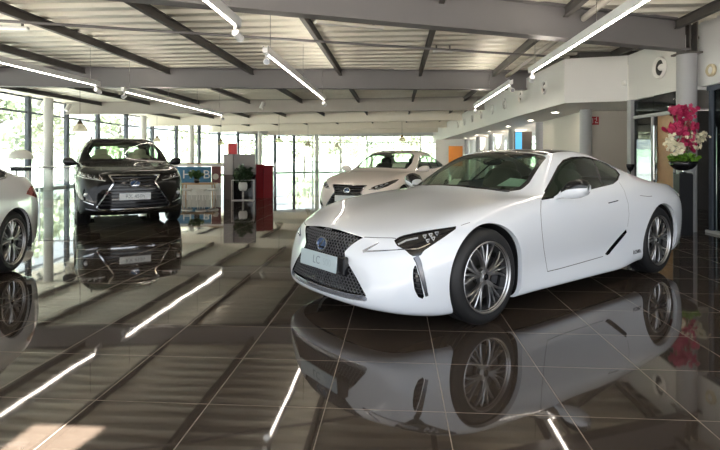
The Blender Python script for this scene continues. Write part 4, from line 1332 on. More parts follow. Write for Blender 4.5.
def suv_shell():
    front = [
        [(-0.86, 0, .230), (-0.975, 0, .270), (-1.000, 0, .430), (-0.995, 0, .640), (-0.960, 0, .860), (-0.880, 0, 1.000)],
        [(-0.85, .24, .230), (-0.962, .24, .270), (-0.987, .24, .430), (-0.982, .24, .640), (-0.945, .24, .860), (-0.865, .24, 0.998)],
        [(-0.81, .48, .230), (-0.920, .48, .270), (-0.940, .48, .430), (-0.932, .48, .640), (-0.895, .48, .860), (-0.810, .48, 0.990)],
        [(-0.72, .70, .230), (-0.810, .71, .270), (-0.830, .72, .430), (-0.815, .72, .640), (-0.775, .70, .860), (-0.690, .68, 0.985)],
    ]
    ys = lambda *a: a
    side = [
        [(-0.56, .80, .230), (-0.63, .845, .270), (-0.65, .86, .43), (-0.64, .86, .64), (-0.60, .84, .86), (-0.52, .79, .995)],
        bd(-0.36, (.85, .905, .92, .918, .900, .825), (.23, .28, .43, .64, .87, 1.030)),
        bd(-0.15, (.86, .925, .942, .942, .925, .840), (.23, .28, .44, .65, .89, 1.065)),
        bd(0.15, (.86, .925, .948, .950, .935, .850), (.23, .28, .44, .66, .91, 1.085)),
        bd(0.45, (.86, .920, .935, .938, .932, .860), (.24, .29, .45, .67, .92, 1.100)),
        bd(0.75, (.86, .915, .920, .928, .932, .880), (.24, .29, .45, .68, .93, 1.110)),
        bd(1.05, (.86, .915, .915, .924, .934, .895), (.24, .29, .45, .68, .94, 1.120)),
        bd(1.40, (.86, .915, .915, .924, .936, .900), (.24, .29, .45, .68, .95, 1.130)),
        bd(1.80, (.86, .915, .918, .926, .938, .900), (.24, .29, .45, .69, .96, 1.145)),
        bd(2.20, (.86, .918, .925, .934, .940, .900), (.24, .29, .45, .69, .97, 1.165)),
        bd(2.60, (.86, .922, .940, .948, .945, .895), (.24, .29, .45, .70, .98, 1.185)),
        bd(3.00, (.85, .918, .938, .945, .935, .870), (.25, .30, .46, .71, .99, 1.200)),
        bd(3.35, (.82, .885, .905, .910, .895, .820), (.27, .32, .48, .72, .99, 1.205)),
        [(3.62, .72, .30), (3.70, .77, .34), (3.72, .79, .50), (3.70, .80, .74), (3.62, .78, 1.0), (3.55, .72, 1.20)],
    ]
    rear = [
        [(3.74, .55, .30), (3.83, .58, .34), (3.85, .60, .50), (3.83, .60, .74), (3.74, .60, 1.0), (3.66, .56, 1.20)],
        [(3.79, .38, .30), (3.88, .38, .34), (3.90, .40, .50), (3.87, .40, .74), (3.78, .40, 1.0), (3.70, .38, 1.20)],
        [(3.81, .19, .30), (3.90, .19, .34), (3.92, .20, .50), (3.89, .20, .74), (3.80, .20, 1.0), (3.72, .19, 1.20)],
        [(3.81, 0, .30), (3.90, 0, .34), (3.92, 0, .50), (3.89, 0, .74), (3.80, 0, 1.0), (3.72, 0, 1.20)],
    ]
    top = [
        [(-.42, .68, 1.045), (-.50, .48, 1.050), (-.54, .24, 1.055), (-.56, 0, 1.058)],
        [(-.18, .70, 1.090), (-.22, .48, 1.092), (-.24, .24, 1.098), (-.25, 0, 1.100)],
        [(.14, .71, 1.118), (.12, .49, 1.125), (.10, .25, 1.132), (.10, 0, 1.135)],
        [(.45, .73, 1.140), (.42, .52, 1.155), (.40, .26, 1.164), (.39, 0, 1.168)],
        [(.76, .83, 1.150), (.74, .68, 1.185), (.66, .34, 1.200), (.63, 0, 1.205)],
        [(1.05, .855, 1.200), (1.06, .74, 1.330), (1.00, .38, 1.385), (.98, 0, 1.395)],
        [(1.40, .835, 1.320), (1.42, .67, 1.545), (1.40, .36, 1.592), (1.39, 0, 1.600)],
        [(1.80, .825, 1.370), (1.80, .63, 1.640), (1.80, .34, 1.678), (1.80, 0, 1.685)],
        [(2.20, .825, 1.380), (2.20, .63, 1.655), (2.20, .34, 1.690), (2.20, 0, 1.696)],
        [(2.60, .815, 1.375), (2.60, .62, 1.635), (2.60, .33, 1.672), (2.60, 0, 1.678)],
        [(3.00, .790, 1.355), (3.00, .60, 1.580), (3.00, .32, 1.620), (3.00, 0, 1.626)],
        [(3.32, .745, 1.310), (3.30, .57, 1.480), (3.32, .31, 1.520), (3.33, 0, 1.528)],
    ]
    return build_cage(front, side, rear, top)

def sedan_shell():
    front = [
        [(-.74, 0, .170), (-.855, 0, .205), (-.872, 0, .33), (-.865, 0, .47), (-.835, 0, .62), (-.765, 0, .735)],
        [(-.73, .22, .170), (-.842, .22, .205), (-.860, .22, .33), (-.852, .22, .47), (-.820, .22, .62), (-.748, .22, .733)],
        [(-.69, .43, .170), (-.800, .43, .205), (-.815, .43, .33), (-.805, .43, .47), (-.770, .43, .62), (-.695, .43, .728)],
        [(-.61, .62, .170), (-.710, .63, .205), (-.730, .64, .33), (-.715, .63, .47), (-.675, .62, .62), (-.600, .60, .730)],
    ]
    side = [
        [(-.50, .71, .165), (-.575, .76, .205), (-.595, .785, .33), (-.585, .78, .47), (-.545, .765, .63), (-.465, .72, .745)],
        bd(-.34, (.77, .825, .850, .855, .835, .760), (.16, .20, .34, .50, .675, .800)),
        bd(-.12, (.78, .850, .885, .892, .875, .785), (.16, .20, .35, .52, .715, .850)),
        bd(.14, (.78, .850, .888, .898, .890, .800), (.165, .205, .35, .53, .735, .882)),
        bd(.42, (.78, .850, .875, .885, .885, .812), (.18, .22, .35, .53, .745, .905)),
        bd(.72, (.79, .858, .862, .875, .885, .825), (.18, .22, .35, .53, .755, .920)),
        bd(1.05, (.79, .860, .858, .872, .886, .835), (.18, .22, .35, .54, .765, .932)),
        bd(1.45, (.79, .860, .858, .872, .888, .838), (.18, .22, .35, .54, .775, .945)),
        bd(1.85, (.79, .860, .862, .876, .892, .838), (.18, .22, .35, .55, .785, .960)),
        bd(2.25, (.79, .862, .872, .886, .896, .835), (.18, .22, .35, .55, .795, .978)),
        bd(2.60, (.80, .865, .890, .902, .900, .832), (.18, .215, .35, .56, .805, .992)),
        bd(2.95, (.80, .862, .892, .905, .895, .820), (.18, .215, .35, .56, .810, 1.000)),
        bd(3.28, (.77, .838, .868, .880, .868, .785), (.19, .225, .36, .57, .810, 1.004)),
        [(3.50, .67, .21), (3.58, .725, .24), (3.61, .75, .37), (3.62, .76, .57), (3.60, .745, .81), (3.54, .665, 1.000)],
    ]
    rear = [
        [(3.58, .54, .21), (3.69, .56, .24), (3.72, .57, .37), (3.73, .57, .57), (3.71, .565, .81), (3.63, .53, 1.008)],
        [(3.62, .37, .21), (3.74, .37, .24), (3.77, .38, .37), (3.78, .38, .57), (3.76, .38, .81), (3.68, .37, 1.015)],
        [(3.64, .18, .21), (3.76, .18, .24), (3.79, .19, .37), (3.80, .19, .57), (3.78, .19, .81), (3.70, .18, 1.020)],
        [(3.64, 0, .21), (3.76, 0, .24), (3.79, 0, .37), (3.80, 0, .57), (3.78, 0, .81), (3.70, 0, 1.022)],
    ]
    top = [
        [(-.38, .60, .808), (-.46, .42, .808), (-.50, .21, .812), (-.51, 0, .815)],
        [(-.14, .62, .866), (-.17, .43, .866), (-.19, .22, .870), (-.20, 0, .872)],
        [(.14, .64, .908), (.12, .45, .912), (.11, .22, .918), (.11, 0, .920)],
        [(.42, .67, .935), (.40, .48, .948), (.38, .24, .956), (.37, 0, .960)],
        [(.73, .775, .955), (.72, .62, .985), (.66, .32, 1.005), (.63, 0, 1.012)],
        [(1.05, .790, 1.010), (1.06, .67, 1.130), (1.02, .35, 1.190), (1.00, 0, 1.200)],
        [(1.45, .755, 1.130), (1.45, .585, 1.340), (1.43, .32, 1.378), (1.42, 0, 1.386)],
        [(1.85, .745, 1.165), (1.85, .560, 1.392), (1.85, .30, 1.424), (1.85, 0, 1.430)],
        [(2.25, .742, 1.165), (2.25, .555, 1.378), (2.25, .30, 1.408), (2.25, 0, 1.414)],
        [(2.60, .748, 1.130), (2.60, .575, 1.300), (2.60, .31, 1.330), (2.60, 0, 1.336)],
        [(2.95, .760, 1.072), (2.95, .625, 1.150), (2.97, .34, 1.180), (2.98, 0, 1.186)],
        [(3.28, .720, 1.030), (3.28, .590, 1.052), (3.30, .33, 1.062), (3.32, 0, 1.066)],
    ]
    return build_cage(front, side, rear, top)

def oval_badge(root, M4, a, b, field=True):
    rg = MB(); N = 36; vs = []; fs = []
    for i in range(N):
        t = 2 * math.pi * i / N
        for (rr, xx) in ((1.0, 0), (0.98, .010), (.84, .010), (.82, 0)):
            vs.append(M4 @ Vector((xx, a * rr * math.cos(t), b * rr * math.sin(t))))
    for i in range(N):
        for j in range(4): fs.append((i * 4 + j, i * 4 + (j + 1) % 4, ((i + 1) % N) * 4 + (j + 1) % 4, ((i + 1) % N) * 4 + j))
    rg.add(vs, fs)
    for p, q in (((.35, .62), (-.40, -.47)), ((-.45, -.44), (.70, -.44))):
        rg.bar(M4 @ Vector((.006, p[0] * a, p[1] * b)), M4 @ Vector((.006, q[0] * a, q[1] * b)), .010, .22 * b)
    o = rg.build('badge', 'chrome', root, angle=35)
    if field:
        vs = [M4 @ Vector((.003, 0, 0))] + [M4 @ Vector((.003, .88 * a * math.cos(2 * math.pi * i / N), .88 * b * math.sin(2 * math.pi * i / N))) for i in range(N)]
        MB().add(vs, [(0, 1 + i, 1 + (i + 1) % N) for i in range(N)]).build('badge_field', 'badge_blue', o)
    return o

def plate(root, x, z, w, h, tilt, words=None):
    pm = Matrix.Translation((x, 0, z)) @ Matrix.Rotation(-tilt, 4, 'Y')
    pb = MB().box((0, 0, 0), (.012, w, h), bevel=.004); pb.v = [tuple(pm @ Vector(v)) for v in pb.v]
    o = pb.build('number_plate', 'plate_light', root)
    if words:
        tm = pm @ Matrix.Translation((.0068, 0, 0)) @ Matrix(((0, 0, 1, 0), (1, 0, 0, 0), (0, 1, 0, 0), (0, 0, 0, 1)))
        text_mesh('plate_letters', words, h * .72, 'plate_ink', o, tm)
    return o

def seats(root, spots, mt, z0=0.55, hz=1.12):
    for (x, y) in spots:
        st = MB()
        st.blob((x + .30, y, z0), (.54, .50, .18), 3.5)
        st.blob((x - .05, y, (z0 + hz) / 2 + .01), (.18, .50, hz - z0 + .06), 3.5, rot=(0, -.26, 0))
        st.blob((x - .18, y, hz + .06), (.12, .27, .20), 3.0, rot=(0, -.2, 0))
        st.build('seat', mt, root, smooth=True)

def mirror_unit(root, x, y, z, paint, sgn, sc=1.0):
    m = MB()
    sec = [(y - .10, x + .03, z - .05, .03, .018), (y - .05, x + .015, z - .03, .05, .026), (y - .01, x, z - .01, .075, .055), (y + .05, x - .01, z, .085, .075), (y + .12, x - .02, z + .005, .078, .072), (y + .17, x - .03, z + .01, .055, .055), (y + .19, x - .035, z + .012, .02, .025)]
    n = 18; vs = []
    for (yy, xx, zz, a, b) in sec:
        for i in range(n):
            t = 2 * math.pi * i / n
            vs.append((xx + a * sc * math.cos(t), yy * sgn, zz + b * sc * math.copysign(abs(math.sin(t)) ** .8, math.sin(t))))
    fs = [(i * n + k, i * n + (k + 1) % n, (i + 1) * n + (k + 1) % n, (i + 1) * n + k) for i in range(len(sec) - 1) for k in range(n)]
    fs += [tuple((len(sec) - 1) * n + k for k in range(n)), tuple(range(n - 1, -1, -1))]
    if sgn > 0: fs = [f[::-1] for f in fs]
    return m.add(vs, fs).build('door_mirror', paint, root, smooth=True)

def side_glass(sh, bv, poly, root, gm, pillars, border=True):
    sw = sh.cut(xz_field(poly), lambda c: c[1] > .45)
    for sgn in (1, -1):
        q = sw.offset(-.006)
        o = (q if sgn > 0 else q.mirror()).build('side_window', gm, root)
        fr = ax_line(bv, list(poly) + [poly[0]], 'y', .028, 3.0, 0.0, .003, .03)
        (fr if sgn > 0 else fr.mirror()).build('window_surround', 'chrome' if border == 'chrome' else 'gloss_black', o, angle=30)
        for (a, b) in pillars:
            bp = ax_line(bv, [a, b], 'y', .07, 3.0, -.003, 0.0, .03)
            (bp if sgn > 0 else bp.mirror()).build('door_pillar', 'gloss_black', o, angle=30)

def spindle(sh, bv, poly, root, bars, frame_m, frame_w, depth=.05):
    gr = sh.cut(yz_field([(-.05, poly[0][1])] + poly + [(-.05, poly[-1][1])]), lambda c: c[0] > .35)
    bed = gr.shift(-depth, 0, 0); wl = gr.skirt(lambda v: [v[0] - depth, v[1], v[2]])
    go = bed.both().plus(wl, wl.mirror()).build('grille', 'gloss_black', root)
    gb = gr.shift(-.02, 0, 0).both().bvh()
    sl = Shell([], [])
    for z in bars:
        h = []
        y = -.8
        while y < .8:
            r = gb.ray_cast(Vector((3, y, z)), Vector((-1, 0, 0)))
            if r[0] is not None: h.append((r[0], Vector((1, 0, 0))))
            y += .02
        if len(h) > 1: sl = sl.plus(ribbon(h, .022, 0.0, .010))
    sl.build('grille_slat', 'slat_black', go, angle=30)
    fr = ax_line(bv, [(0.0, poly[0][1])] + poly + [(0.0, poly[-1][1])], 'x', frame_w, 3.0, 0.0, .008, .02)
    fr.plus(fr.mirror()).build('grille_frame', frame_m, root, angle=30)
    return gb

# ---- black SUV seen from the front
def suv():
    phi = math.radians(29.5)
    car = Car((-4.52, 10.10), (math.sin(phi), -math.cos(phi)))
    root = thing('suv', 'black SUV with chrome-framed spindle grille parked by the left windows', 'car', (car.o[0], car.o[1], 0), car.rz)
    sh = suv_shell(); bv = sh.bvh()
    lip, liner = arch_parts(sh, (0.0, -2.79), .415, .375)
    gb = spindle(sh, bv, [(.42, .945), (.345, .83), (.345, .80), (.46, .62), (.61, .385), (.56, .345)], root, [.42, .48, .54, .60, .66, .72, .78, .84, .90], 'chrome', .035)
    head = sh.cut(yz_field([(.43, .83), (.52, .92), (.66, .955), (.80, .985), (.915, 1.015), (.945, .98), (.93, .92), (.80, .885), (.62, .855)]), lambda c: c[0] > .05)
    fog = sh.cut(yz_field([(.64, .44), (.80, .50), (.83, .62), (.80, .72), (.72, .60)]), lambda c: c[0] > .3)
    ws = sh.cut(xy_field([(-.68, -.1), (-.70, .36), (-.80, .66), (-1.06, .705), (-1.40, .635), (-1.47, .60), (-1.44, .36), (-1.43, -.1)]), lambda c: c[2] > 1.1)
    side_glass(sh, bv, [(-.93, 1.15), (-1.12, 1.27), (-1.50, 1.475), (-1.75, 1.545), (-2.2, 1.56), (-2.6, 1.54), (-2.95, 1.46), (-3.22, 1.32), (-3.10, 1.255), (-2.6, 1.225), (-1.8, 1.19)], root, 'glass_car_clear', [((-1.85, 1.19), (-1.95, 1.55)), ((-2.72, 1.23), (-2.85, 1.49))], 'chrome')
    rw = sh.cut(yz_field([(-.1, 1.24), (.5, 1.24), (.62, 1.30), (.50, 1.53), (-.1, 1.55)]), lambda c: c[0] < -3.2)
    tl = sh.cut(yz_field([(.30, 1.02), (.70, 1.04), (.95, 1.16), (.90, 1.02), (.60, .93), (.30, .96)]), lambda c: c[0] < -3.2)
    sh.both().plus(lip, lip.mirror()).build('body', 'paint_black', root)
    for sgn in (1, -1):
        for q in liner: (q if sgn > 0 else q.mirror()).build('wheel_arch_liner', 'matt_black', root)
        hd = head.offset(-.01).plus(head.skirt(lambda v: [v[0] - .006, v[1] - .008, v[2]]))
        ho = (hd if sgn > 0 else hd.mirror()).build('headlight', 'lamp_dark', root)
        hb = head.offset(-.009).bvh()
        el = Shell([], [])
        for y in (.62, .71, .80):
            el = el.plus(ax_line(hb, [(y - .025, .875 + (y - .6) * .25), (y + .03, .89 + (y - .6) * .25), (y + .02, .93 + (y - .6) * .25)], 'x', .018, 3.0, .002, .004, .01))
        el = el.plus(ax_line(hb, [(.47, .845), (.62, .868), (.80, .898), (.92, .935)], 'x', .016, 3.0, .002, .004, .02))
        (el if sgn > 0 else el.mirror()).build('led_element', 'lamp_lens', ho, angle=30)
        fg = fog.shift(-.03, 0, 0).plus(fog.skirt(lambda v: [v[0] - .03, v[1], v[2]]))
        fo = (fg if sgn > 0 else fg.mirror()).build('fog_recess', 'gloss_black', root)
        fb = fog.bvh(); h = fb.ray_cast(Vector((3, .775, .60)), Vector((-1, 0, 0)))[0]
        if h is not None:
            MB().lathe([(0, .0), (.03, -.003), (.036, -.012), (.036, -.03)], axis='x', n=20, c=(h.x, h.y * sgn, h.z)).build('fog_lamp', 'lamp_lens', fo, smooth=True)
        fr = ax_line(bv, [(.655, .43), (.815, .49)], 'x', .02, 3.0, 0.0, .004, .02)
        (fr if sgn > 0 else fr.mirror()).build('fog_strip', 'chrome', fo, angle=30)
        (tl.offset(.003) if sgn > 0 else tl.offset(.003).mirror()).build('tail_light', 'tail_red', root)
        mirror_unit(root, -.95, .955, 1.175, 'gloss_black', sgn, 1.15)
        rl = MB().tube([(-1.75, sgn * .60, 1.675), (-1.95, sgn * .60, 1.715), (-2.7, sgn * .59, 1.695), (-3.05, sgn * .58, 1.625)], .016, 8)
        rl.build('roof_rail', 'gloss_black', root, smooth=True)
        sk = ax_line(bv, [(-.55, .33), (-2.25, .33)], 'y', .06, 3.0, 0.0, .006, .05)
        (sk if sgn > 0 else sk.mirror()).build('sill_strip', 'chrome', root, angle=30)
        sm = ax_line(bv, [(-.86, 1.10), (-.80, .7), (-.84, .36)], 'y', .007, 3.0, .001, 0, .03)
        (sm if sgn > 0 else sm.mirror()).build('panel_seam', 'seam', root)
        MB().tube([(-.70, sgn * .06 + .02, 1.21), (-.72, sgn * .40, 1.20), (-.80, sgn * .66, 1.20)], .009, 6).build('wiper', 'matt_black', root, smooth=True)
    wo = ws.offset(-.004).both().build('windshield', 'glass_car_clear', root)
    rw.both().build('rear_window', 'glass_car_clear', root)
    fr = ax_line(bv, [(-.69, 0), (-.71, .36), (-.82, .645), (-1.06, .69), (-1.40, .62), (-1.455, .59), (-1.43, .36), (-1.42, 0)], 'z', .04, 3.0, 0.0, 0.0, .03)
    fr.plus(fr.mirror()).build('windshield_border', 'gloss_black', wo, angle=30)
    h = gb.ray_cast(Vector((3, 0, .79)), Vector((-1, 0, 0)))[0]
    oval_badge(root, Matrix.Translation((h.x + .022, 0, .79)) @ Matrix.Rotation(-.16, 4, 'Y'), .095, .068)
    h = gb.ray_cast(Vector((3, 0, .565)), Vector((-1, 0, 0)))[0]
    plate(root, h.x + .035, .565, .52, .125, .03, 'RX 450h')
    lw = ax_line(bv, [(0, .305), (.30, .305), (.58, .32), (.78, .36)], 'x', .03, 3.0, 0, .004, .03)
    lw.plus(lw.mirror()).build('bumper_strip', 'dark_chrome', root, angle=30)
    cab = MB()
    cab.box((-1.9, 0, .45), (2.6, 1.5, .1)); cab.box((-.85, 0, .93), (.50, 1.50, .40), bevel=.08); cab.box((-1.5, 0, .66), (1.2, .26, .3), bevel=.04)
    for s in (1, -1): cab.box((-2.0, s * .84, .80), (2.4, .06, .60), bevel=.02)
    cab.build('cabin', 'leather_black', root, angle=40)
    ub = MB().prism([(.75, -.62), (.75, .62), (.42, .5), (-.42, .5), (-.45, .84), (-2.33, .84), (-2.36, .5), (-3.25, .5), (-3.6, .55), (-3.6, -.55), (-3.25, -.5), (-2.36, -.5), (-2.33, -.84), (-.45, -.84), (-.42, -.5), (.42, -.5)], .235, .32)
    ub.build('underbody', 'matt_black', root)
    seats(root, ((-1.75, .40), (-1.75, -.40)), 'leather_cream', .72, 1.30)
    seats(root, ((-2.70, .38), (-2.70, -.38)), 'leather_cream', .74, 1.24)
    R0 = Matrix.Translation((-1.20, .40, 1.08)) @ Matrix.Rotation(math.radians(-62), 4, 'Y')
    sw = MB().tube([R0 @ Vector((.18 * math.cos(2 * math.pi * i / 32), .18 * math.sin(2 * math.pi * i / 32), 0)) for i in range(33)], .016, 8, caps=False)
    sw.blob(tuple(R0 @ Vector((0, 0, .02))), (.1, .2, .1), 2.5); sw.build('steering_wheel', 'leather_black', root, smooth=True)
    MB().blob((-1.28, 0, 1.50), (.05, .24, .07), 3).build('rear_view_mirror', 'gloss_black', root, smooth=True)
    add_wheels(root, ((0, .80), (0, -.80), (-2.79, .80), (-2.79, -.80)), .375, .265, .235, 'y', 10, 'rim_metal')
    return car, root, bv
suv()

# ---- white sedan behind the coupe, and the silver one cut off by the left edge
def sedan(origin, fwd, paint, label, rim_style='y', rn=10, front_only=True, plate_words=None, cream=False):
    car = Car(origin, fwd)
    root = thing('sedan', label, 'car', (car.o[0], car.o[1], 0), car.rz)
    sh = sedan_shell(); bv = sh.bvh()
    lip, liner = arch_parts(sh, (0.0, -2.80), .365, .345)
    gb = spindle(sh, bv, [(.38, .705), (.30, .60), (.30, .555), (.40, .42), (.52, .265), (.47, .225)], root, [.28, .325, .37, .42, .47, .52, .57, .62, .67], 'dark_chrome', .030)
    head = sh.cut(yz_field([(.46, .650), (.54, .70), (.66, .745), (.775, .805), (.83, .825), (.815, .755), (.74, .685), (.60, .625)]), lambda c: c[0] > -.05)
    vnt = sh.cut(yz_field([(.60, .25), (.76, .29), (.775, .46), (.72, .42)]), lambda c: c[0] > .25)
    ws = sh.cut(xy_field([(-.67, -.1), (-.69, .34), (-.78, .62), (-1.05, .64), (-1.38, .575), (-1.42, .53), (-1.395, .32), (-1.385, -.1)]), lambda c: c[2] > .95)
    side_glass(sh, bv, [(-.90, .965), (-1.10, 1.065), (-1.45, 1.255), (-1.70, 1.315), (-2.05, 1.325), (-2.35, 1.295), (-2.65, 1.20), (-2.88, 1.085), (-2.78, 1.04), (-2.3, 1.015), (-1.5, .985)], root, 'glass_car_clear' if front_only else 'glass_car_dark', [((-1.82, .995), (-1.90, 1.32)), ((-2.42, 1.02), (-2.52, 1.25))], 'chrome')
    rw = sh.cut(xy_field([(-2.50, -.1), (-2.50, .45), (-2.58, .52), (-2.90, .575), (-3.02, .56), (-3.06, .3), (-3.07, -.1)]), lambda c: c[2] > 1.0)
    tl = sh.cut(lambda V: np.maximum(xz_field([(-3.04, .845), (-3.25, .915), (-3.60, .945), (-3.85, .92), (-3.85, .73), (-3.55, .735), (-3.30, .79)])(V), .30 - V[:, 1]), lambda c: c[0] < -2.9)
    sh.both().plus(lip, lip.mirror()).build('body', paint, root)
    for sgn in (1, -1):
        for q in liner: (q if sgn > 0 else q.mirror()).build('wheel_arch_liner', 'matt_black', root)
        hd = head.offset(-.008).plus(head.skirt(lambda v: [v[0] - .005, v[1] - .007, v[2]]))
        ho = (hd if sgn > 0 else hd.mirror()).build('headlight', 'lamp_dark', root)
        hb = head.offset(-.007).bvh(); el = Shell([], [])
        for y in (.56, .63, .70):
            el = el.plus(ax_line(hb, [(y - .02, .67 + (y - .56) * .4), (y + .02, .69 + (y - .56) * .4)], 'x', .035, 3.0, .002, .004, .01))
        (el if sgn > 0 else el.mirror()).build('led_element', 'lamp_lens', ho, angle=30)
        dl = ax_line(bv, [(.44, .635), (.55, .625), (.64, .66), (.70, .72)], 'x', .018, 3.0, 0, .004, .015)
        (dl if sgn > 0 else dl.mirror()).build('daytime_light', 'drl', root, angle=30)
        vv = vnt.shift(-.03, -.005, 0).plus(vnt.skirt(lambda v: [v[0] - .03, v[1] - .005, v[2]]))
        (vv if sgn > 0 else vv.mirror()).build('bumper_vent', 'gloss_black', root)
        (tl.offset(.003) if sgn > 0 else tl.offset(.003).mirror()).build('tail_light', 'tail_red', root)
        mirror_unit(root, -.92, .90, 1.005, paint, sgn)
        for pts in ([(-.74, .93), (-.72, .6), (-.76, .27)], [(-1.84, .98), (-1.86, .6), (-1.86, .27)]):
            sm = ax_line(bv, pts, 'y', .007, 3.0, .001, 0, .03)
            (sm if sgn > 0 else sm.mirror()).build('panel_seam', 'seam', root)
        dh = ax_line(bv, [(-1.58, .83), (-1.76, .84)], 'y', .025, 3.0, 0, .012, .02)
        (dh if sgn > 0 else dh.mirror()).build('door_handle', 'chrome', root, angle=30)
    wo = ws.offset(-.004).both().build('windshield', 'glass_car_clear', root)
    fr = ax_line(bv, [(-.68, 0), (-.70, .34), (-.80, .605), (-1.05, .625), (-1.37, .56), (-1.405, .52), (-1.385, .32), (-1.375, 0)], 'z', .04, 3.0, 0, 0, .03)
    fr.plus(fr.mirror()).build('windshield_border', 'gloss_black', wo, angle=30)
    rw.both().build('rear_window', 'glass_car_clear' if front_only else 'glass_car_dark', root)
    h = gb.ray_cast(Vector((3, 0, .605)), Vector((-1, 0, 0)))[0]
    oval_badge(root, Matrix.Translation((h.x + .022, 0, .605)) @ Matrix.Rotation(-.16, 4, 'Y'), .075, .055)
    h = gb.ray_cast(Vector((3, 0, .44)), Vector((-1, 0, 0)))[0]
    plate(root, h.x + .035, .44, .52, .125, .05, plate_words)
    cab = MB()
    cab.box((-1.75, 0, .36), (2.4, 1.4, .1)); cab.box((-.80, 0, .76), (.46, 1.36, .34), bevel=.08); cab.box((-1.5, 0, .56), (1.2, .26, .3), bevel=.04)
    for s in (1, -1): cab.box((-1.8, s * .78, .62), (2.2, .06, .56), bevel=.02)
    cab.build('cabin', 'leather_black', root, angle=40)
    ub = MB().prism([(.66, -.55), (.66, .55), (.37, .5), (-.37, .5), (-.40, .78), (-2.40, .78), (-2.43, .5), (-3.2, .5), (-3.5, .5), (-3.5, -.5), (-3.2, -.5), (-2.43, -.5), (-2.40, -.78), (-.40, -.78), (-.37, -.5), (.37, -.5)], .175, .25)
    ub.build('underbody', 'matt_black', root)
    seats(root, ((-1.72, .37), (-1.72, -.37)), 'leather_black', .58, 1.10)
    st = MB().blob((-2.55, 0, .86), (.2, 1.25, .5), 4, rot=(0, -.4, 0)); st.build('rear_seat', 'leather_black', root, smooth=True)
    R0 = Matrix.Translation((-1.16, .37, .90)) @ Matrix.Rotation(math.radians(-64), 4, 'Y')
    sw = MB().tube([R0 @ Vector((.175 * math.cos(2 * math.pi * i / 32), .175 * math.sin(2 * math.pi * i / 32), 0)) for i in range(33)], .016, 8, caps=False)
    sw.blob(tuple(R0 @ Vector((0, 0, .02))), (.1, .18, .1), 2.5); sw.build('steering_wheel', 'leather_black', root, smooth=True)
    MB().blob((-1.25, 0, 1.29), (.05, .23, .065), 3).build('rear_view_mirror', 'gloss_black', root, smooth=True)
    add_wheels(root, ((0, .77), (0, -.77), (-2.80, .77), (-2.80, -.77)), .335, .245, .225, rim_style, rn)
    return car, root, bv

th = math.radians(27)
nose = Vector((-0.27, 10.25)); fw = Vector((-math.sin(th), -math.cos(th)))
IS_CAR, IS_ROOT, IS_BV = sedan(tuple(nose - fw * .87), tuple(fw), 'paint_pearl', 'pearl white four-door sedan parked behind the coupe bonnet')
fw = Vector((.136, -.99)).normalized(); lf = Vector((-fw.y, fw.x))
ra = Vector((-3.81, 5.67)) - lf * .88             # rear axle centre
sedan(tuple(ra + fw * 2.80), tuple(fw), 'paint_silver', 'silver white car of which only the tail and rear wheel show', 'split', 5, False)
# ------------------------------------------------------------------ flowers on the black pedestal
def leaf_quads(mb, c, r, n, size, rnd, flat=0.4):
    for _ in range(n):
        u = rnd.uniform(-1, 1); t = rnd.uniform(0, 2 * math.pi); k = rnd.random() ** 0.4
        s = math.sqrt(1 - u * u)
        p = Vector((c[0] + r[0] * k * s * math.cos(t), c[1] + r[1] * k * s * math.sin(t), c[2] + r[2] * k * u))
        a = Vector((rnd.uniform(-1, 1), rnd.uniform(-1, 1), rnd.uniform(-flat, flat))).normalized()
        b = a.cross(Vector((rnd.uniform(-1, 1), rnd.uniform(-1, 1), rnd.uniform(-1, 1)))).normalized()
        L = size * rnd.uniform(.7, 1.3); w = L * .42
        mb.add([p, p + a * L * .5 + b * w, p + a * L, p + a * L * .5 - b * w], [(0, 1, 2, 3)])
def blossom(mb, p, d, r, rnd):
    """five rounded petals and a lip"""
    d = Vector(d).normalized(); a = d.orthogonal().normalized(); b = d.cross(a); t0 = rnd.uniform(0, 6.28)
    for k in range(5):
        t = t0 + 2 * math.pi * k / 5
        e = a * math.cos(t) + b * math.sin(t); f = d.cross(e); c = Vector(p)
        L = r * rnd.uniform(.9, 1.1)
        mb.add([c, c + e * L * .45 + f * L * .40 + d * L * .12, c + e * L * .9 + f * L * .28 + d * L * .10, c + e * L + d * L * .02, c + e * L * .9 - f * L * .28 + d * L * .10, c + e * L * .45 - f * L * .40 + d * L * .12], [(0, 1, 2, 3, 4, 5)])
rnd = random.Random(3)
PX, PY = 5.27, 8.40
ped = thing('pedestal', 'tall black square pedestal under the bowl of flowers', 'pedestal', (PX, PY, 0), -0.12)
MB().box((0, 0, .50), (.21, .21, 1.0), bevel=.004).build('body', 'black_satin', ped)
MB().box((0, 0, 1.005), (.215, .215, .012)).build('top_plate', 'gloss_black', ped)
fb = thing('flower_arrangement', 'pink and cream orchids in a black bowl on the tall pedestal', 'flowers', (PX, PY, 1.011))
MB().lathe([(0, 0), (.05, 0), (.055, .008), (.022, .016), (.02, .035), (.0, .036)], n=24).build('foot', 'chrome', fb, angle=40)
MB().lathe([(0, .034), (.06, .036), (.13, .062), (.185, .115), (.208, .185), (.200, .187), (.176, .12), (.12, .085), (0, .085)], n=40).build('bowl', 'gloss_black', fb, smooth=True)
m = MB(); leaf_quads(m, (0, 0, .22), (.19, .19, .085), 420, .075, rnd); m.build('greenery', 'leaf_bright', fb)
m = MB(); stems = []
for i in range(16):
    t = rnd.uniform(0, 6.28); h = rnd.uniform(.55, .95); rr = rnd.uniform(.05, .17)
    stems.append([(.05 * math.cos(t), .05 * math.sin(t), .15), (.5 * rr * math.cos(t), .5 * rr * math.sin(t), .15 + h * .5), (rr * math.cos(t), rr * math.sin(t), .15 + h)])
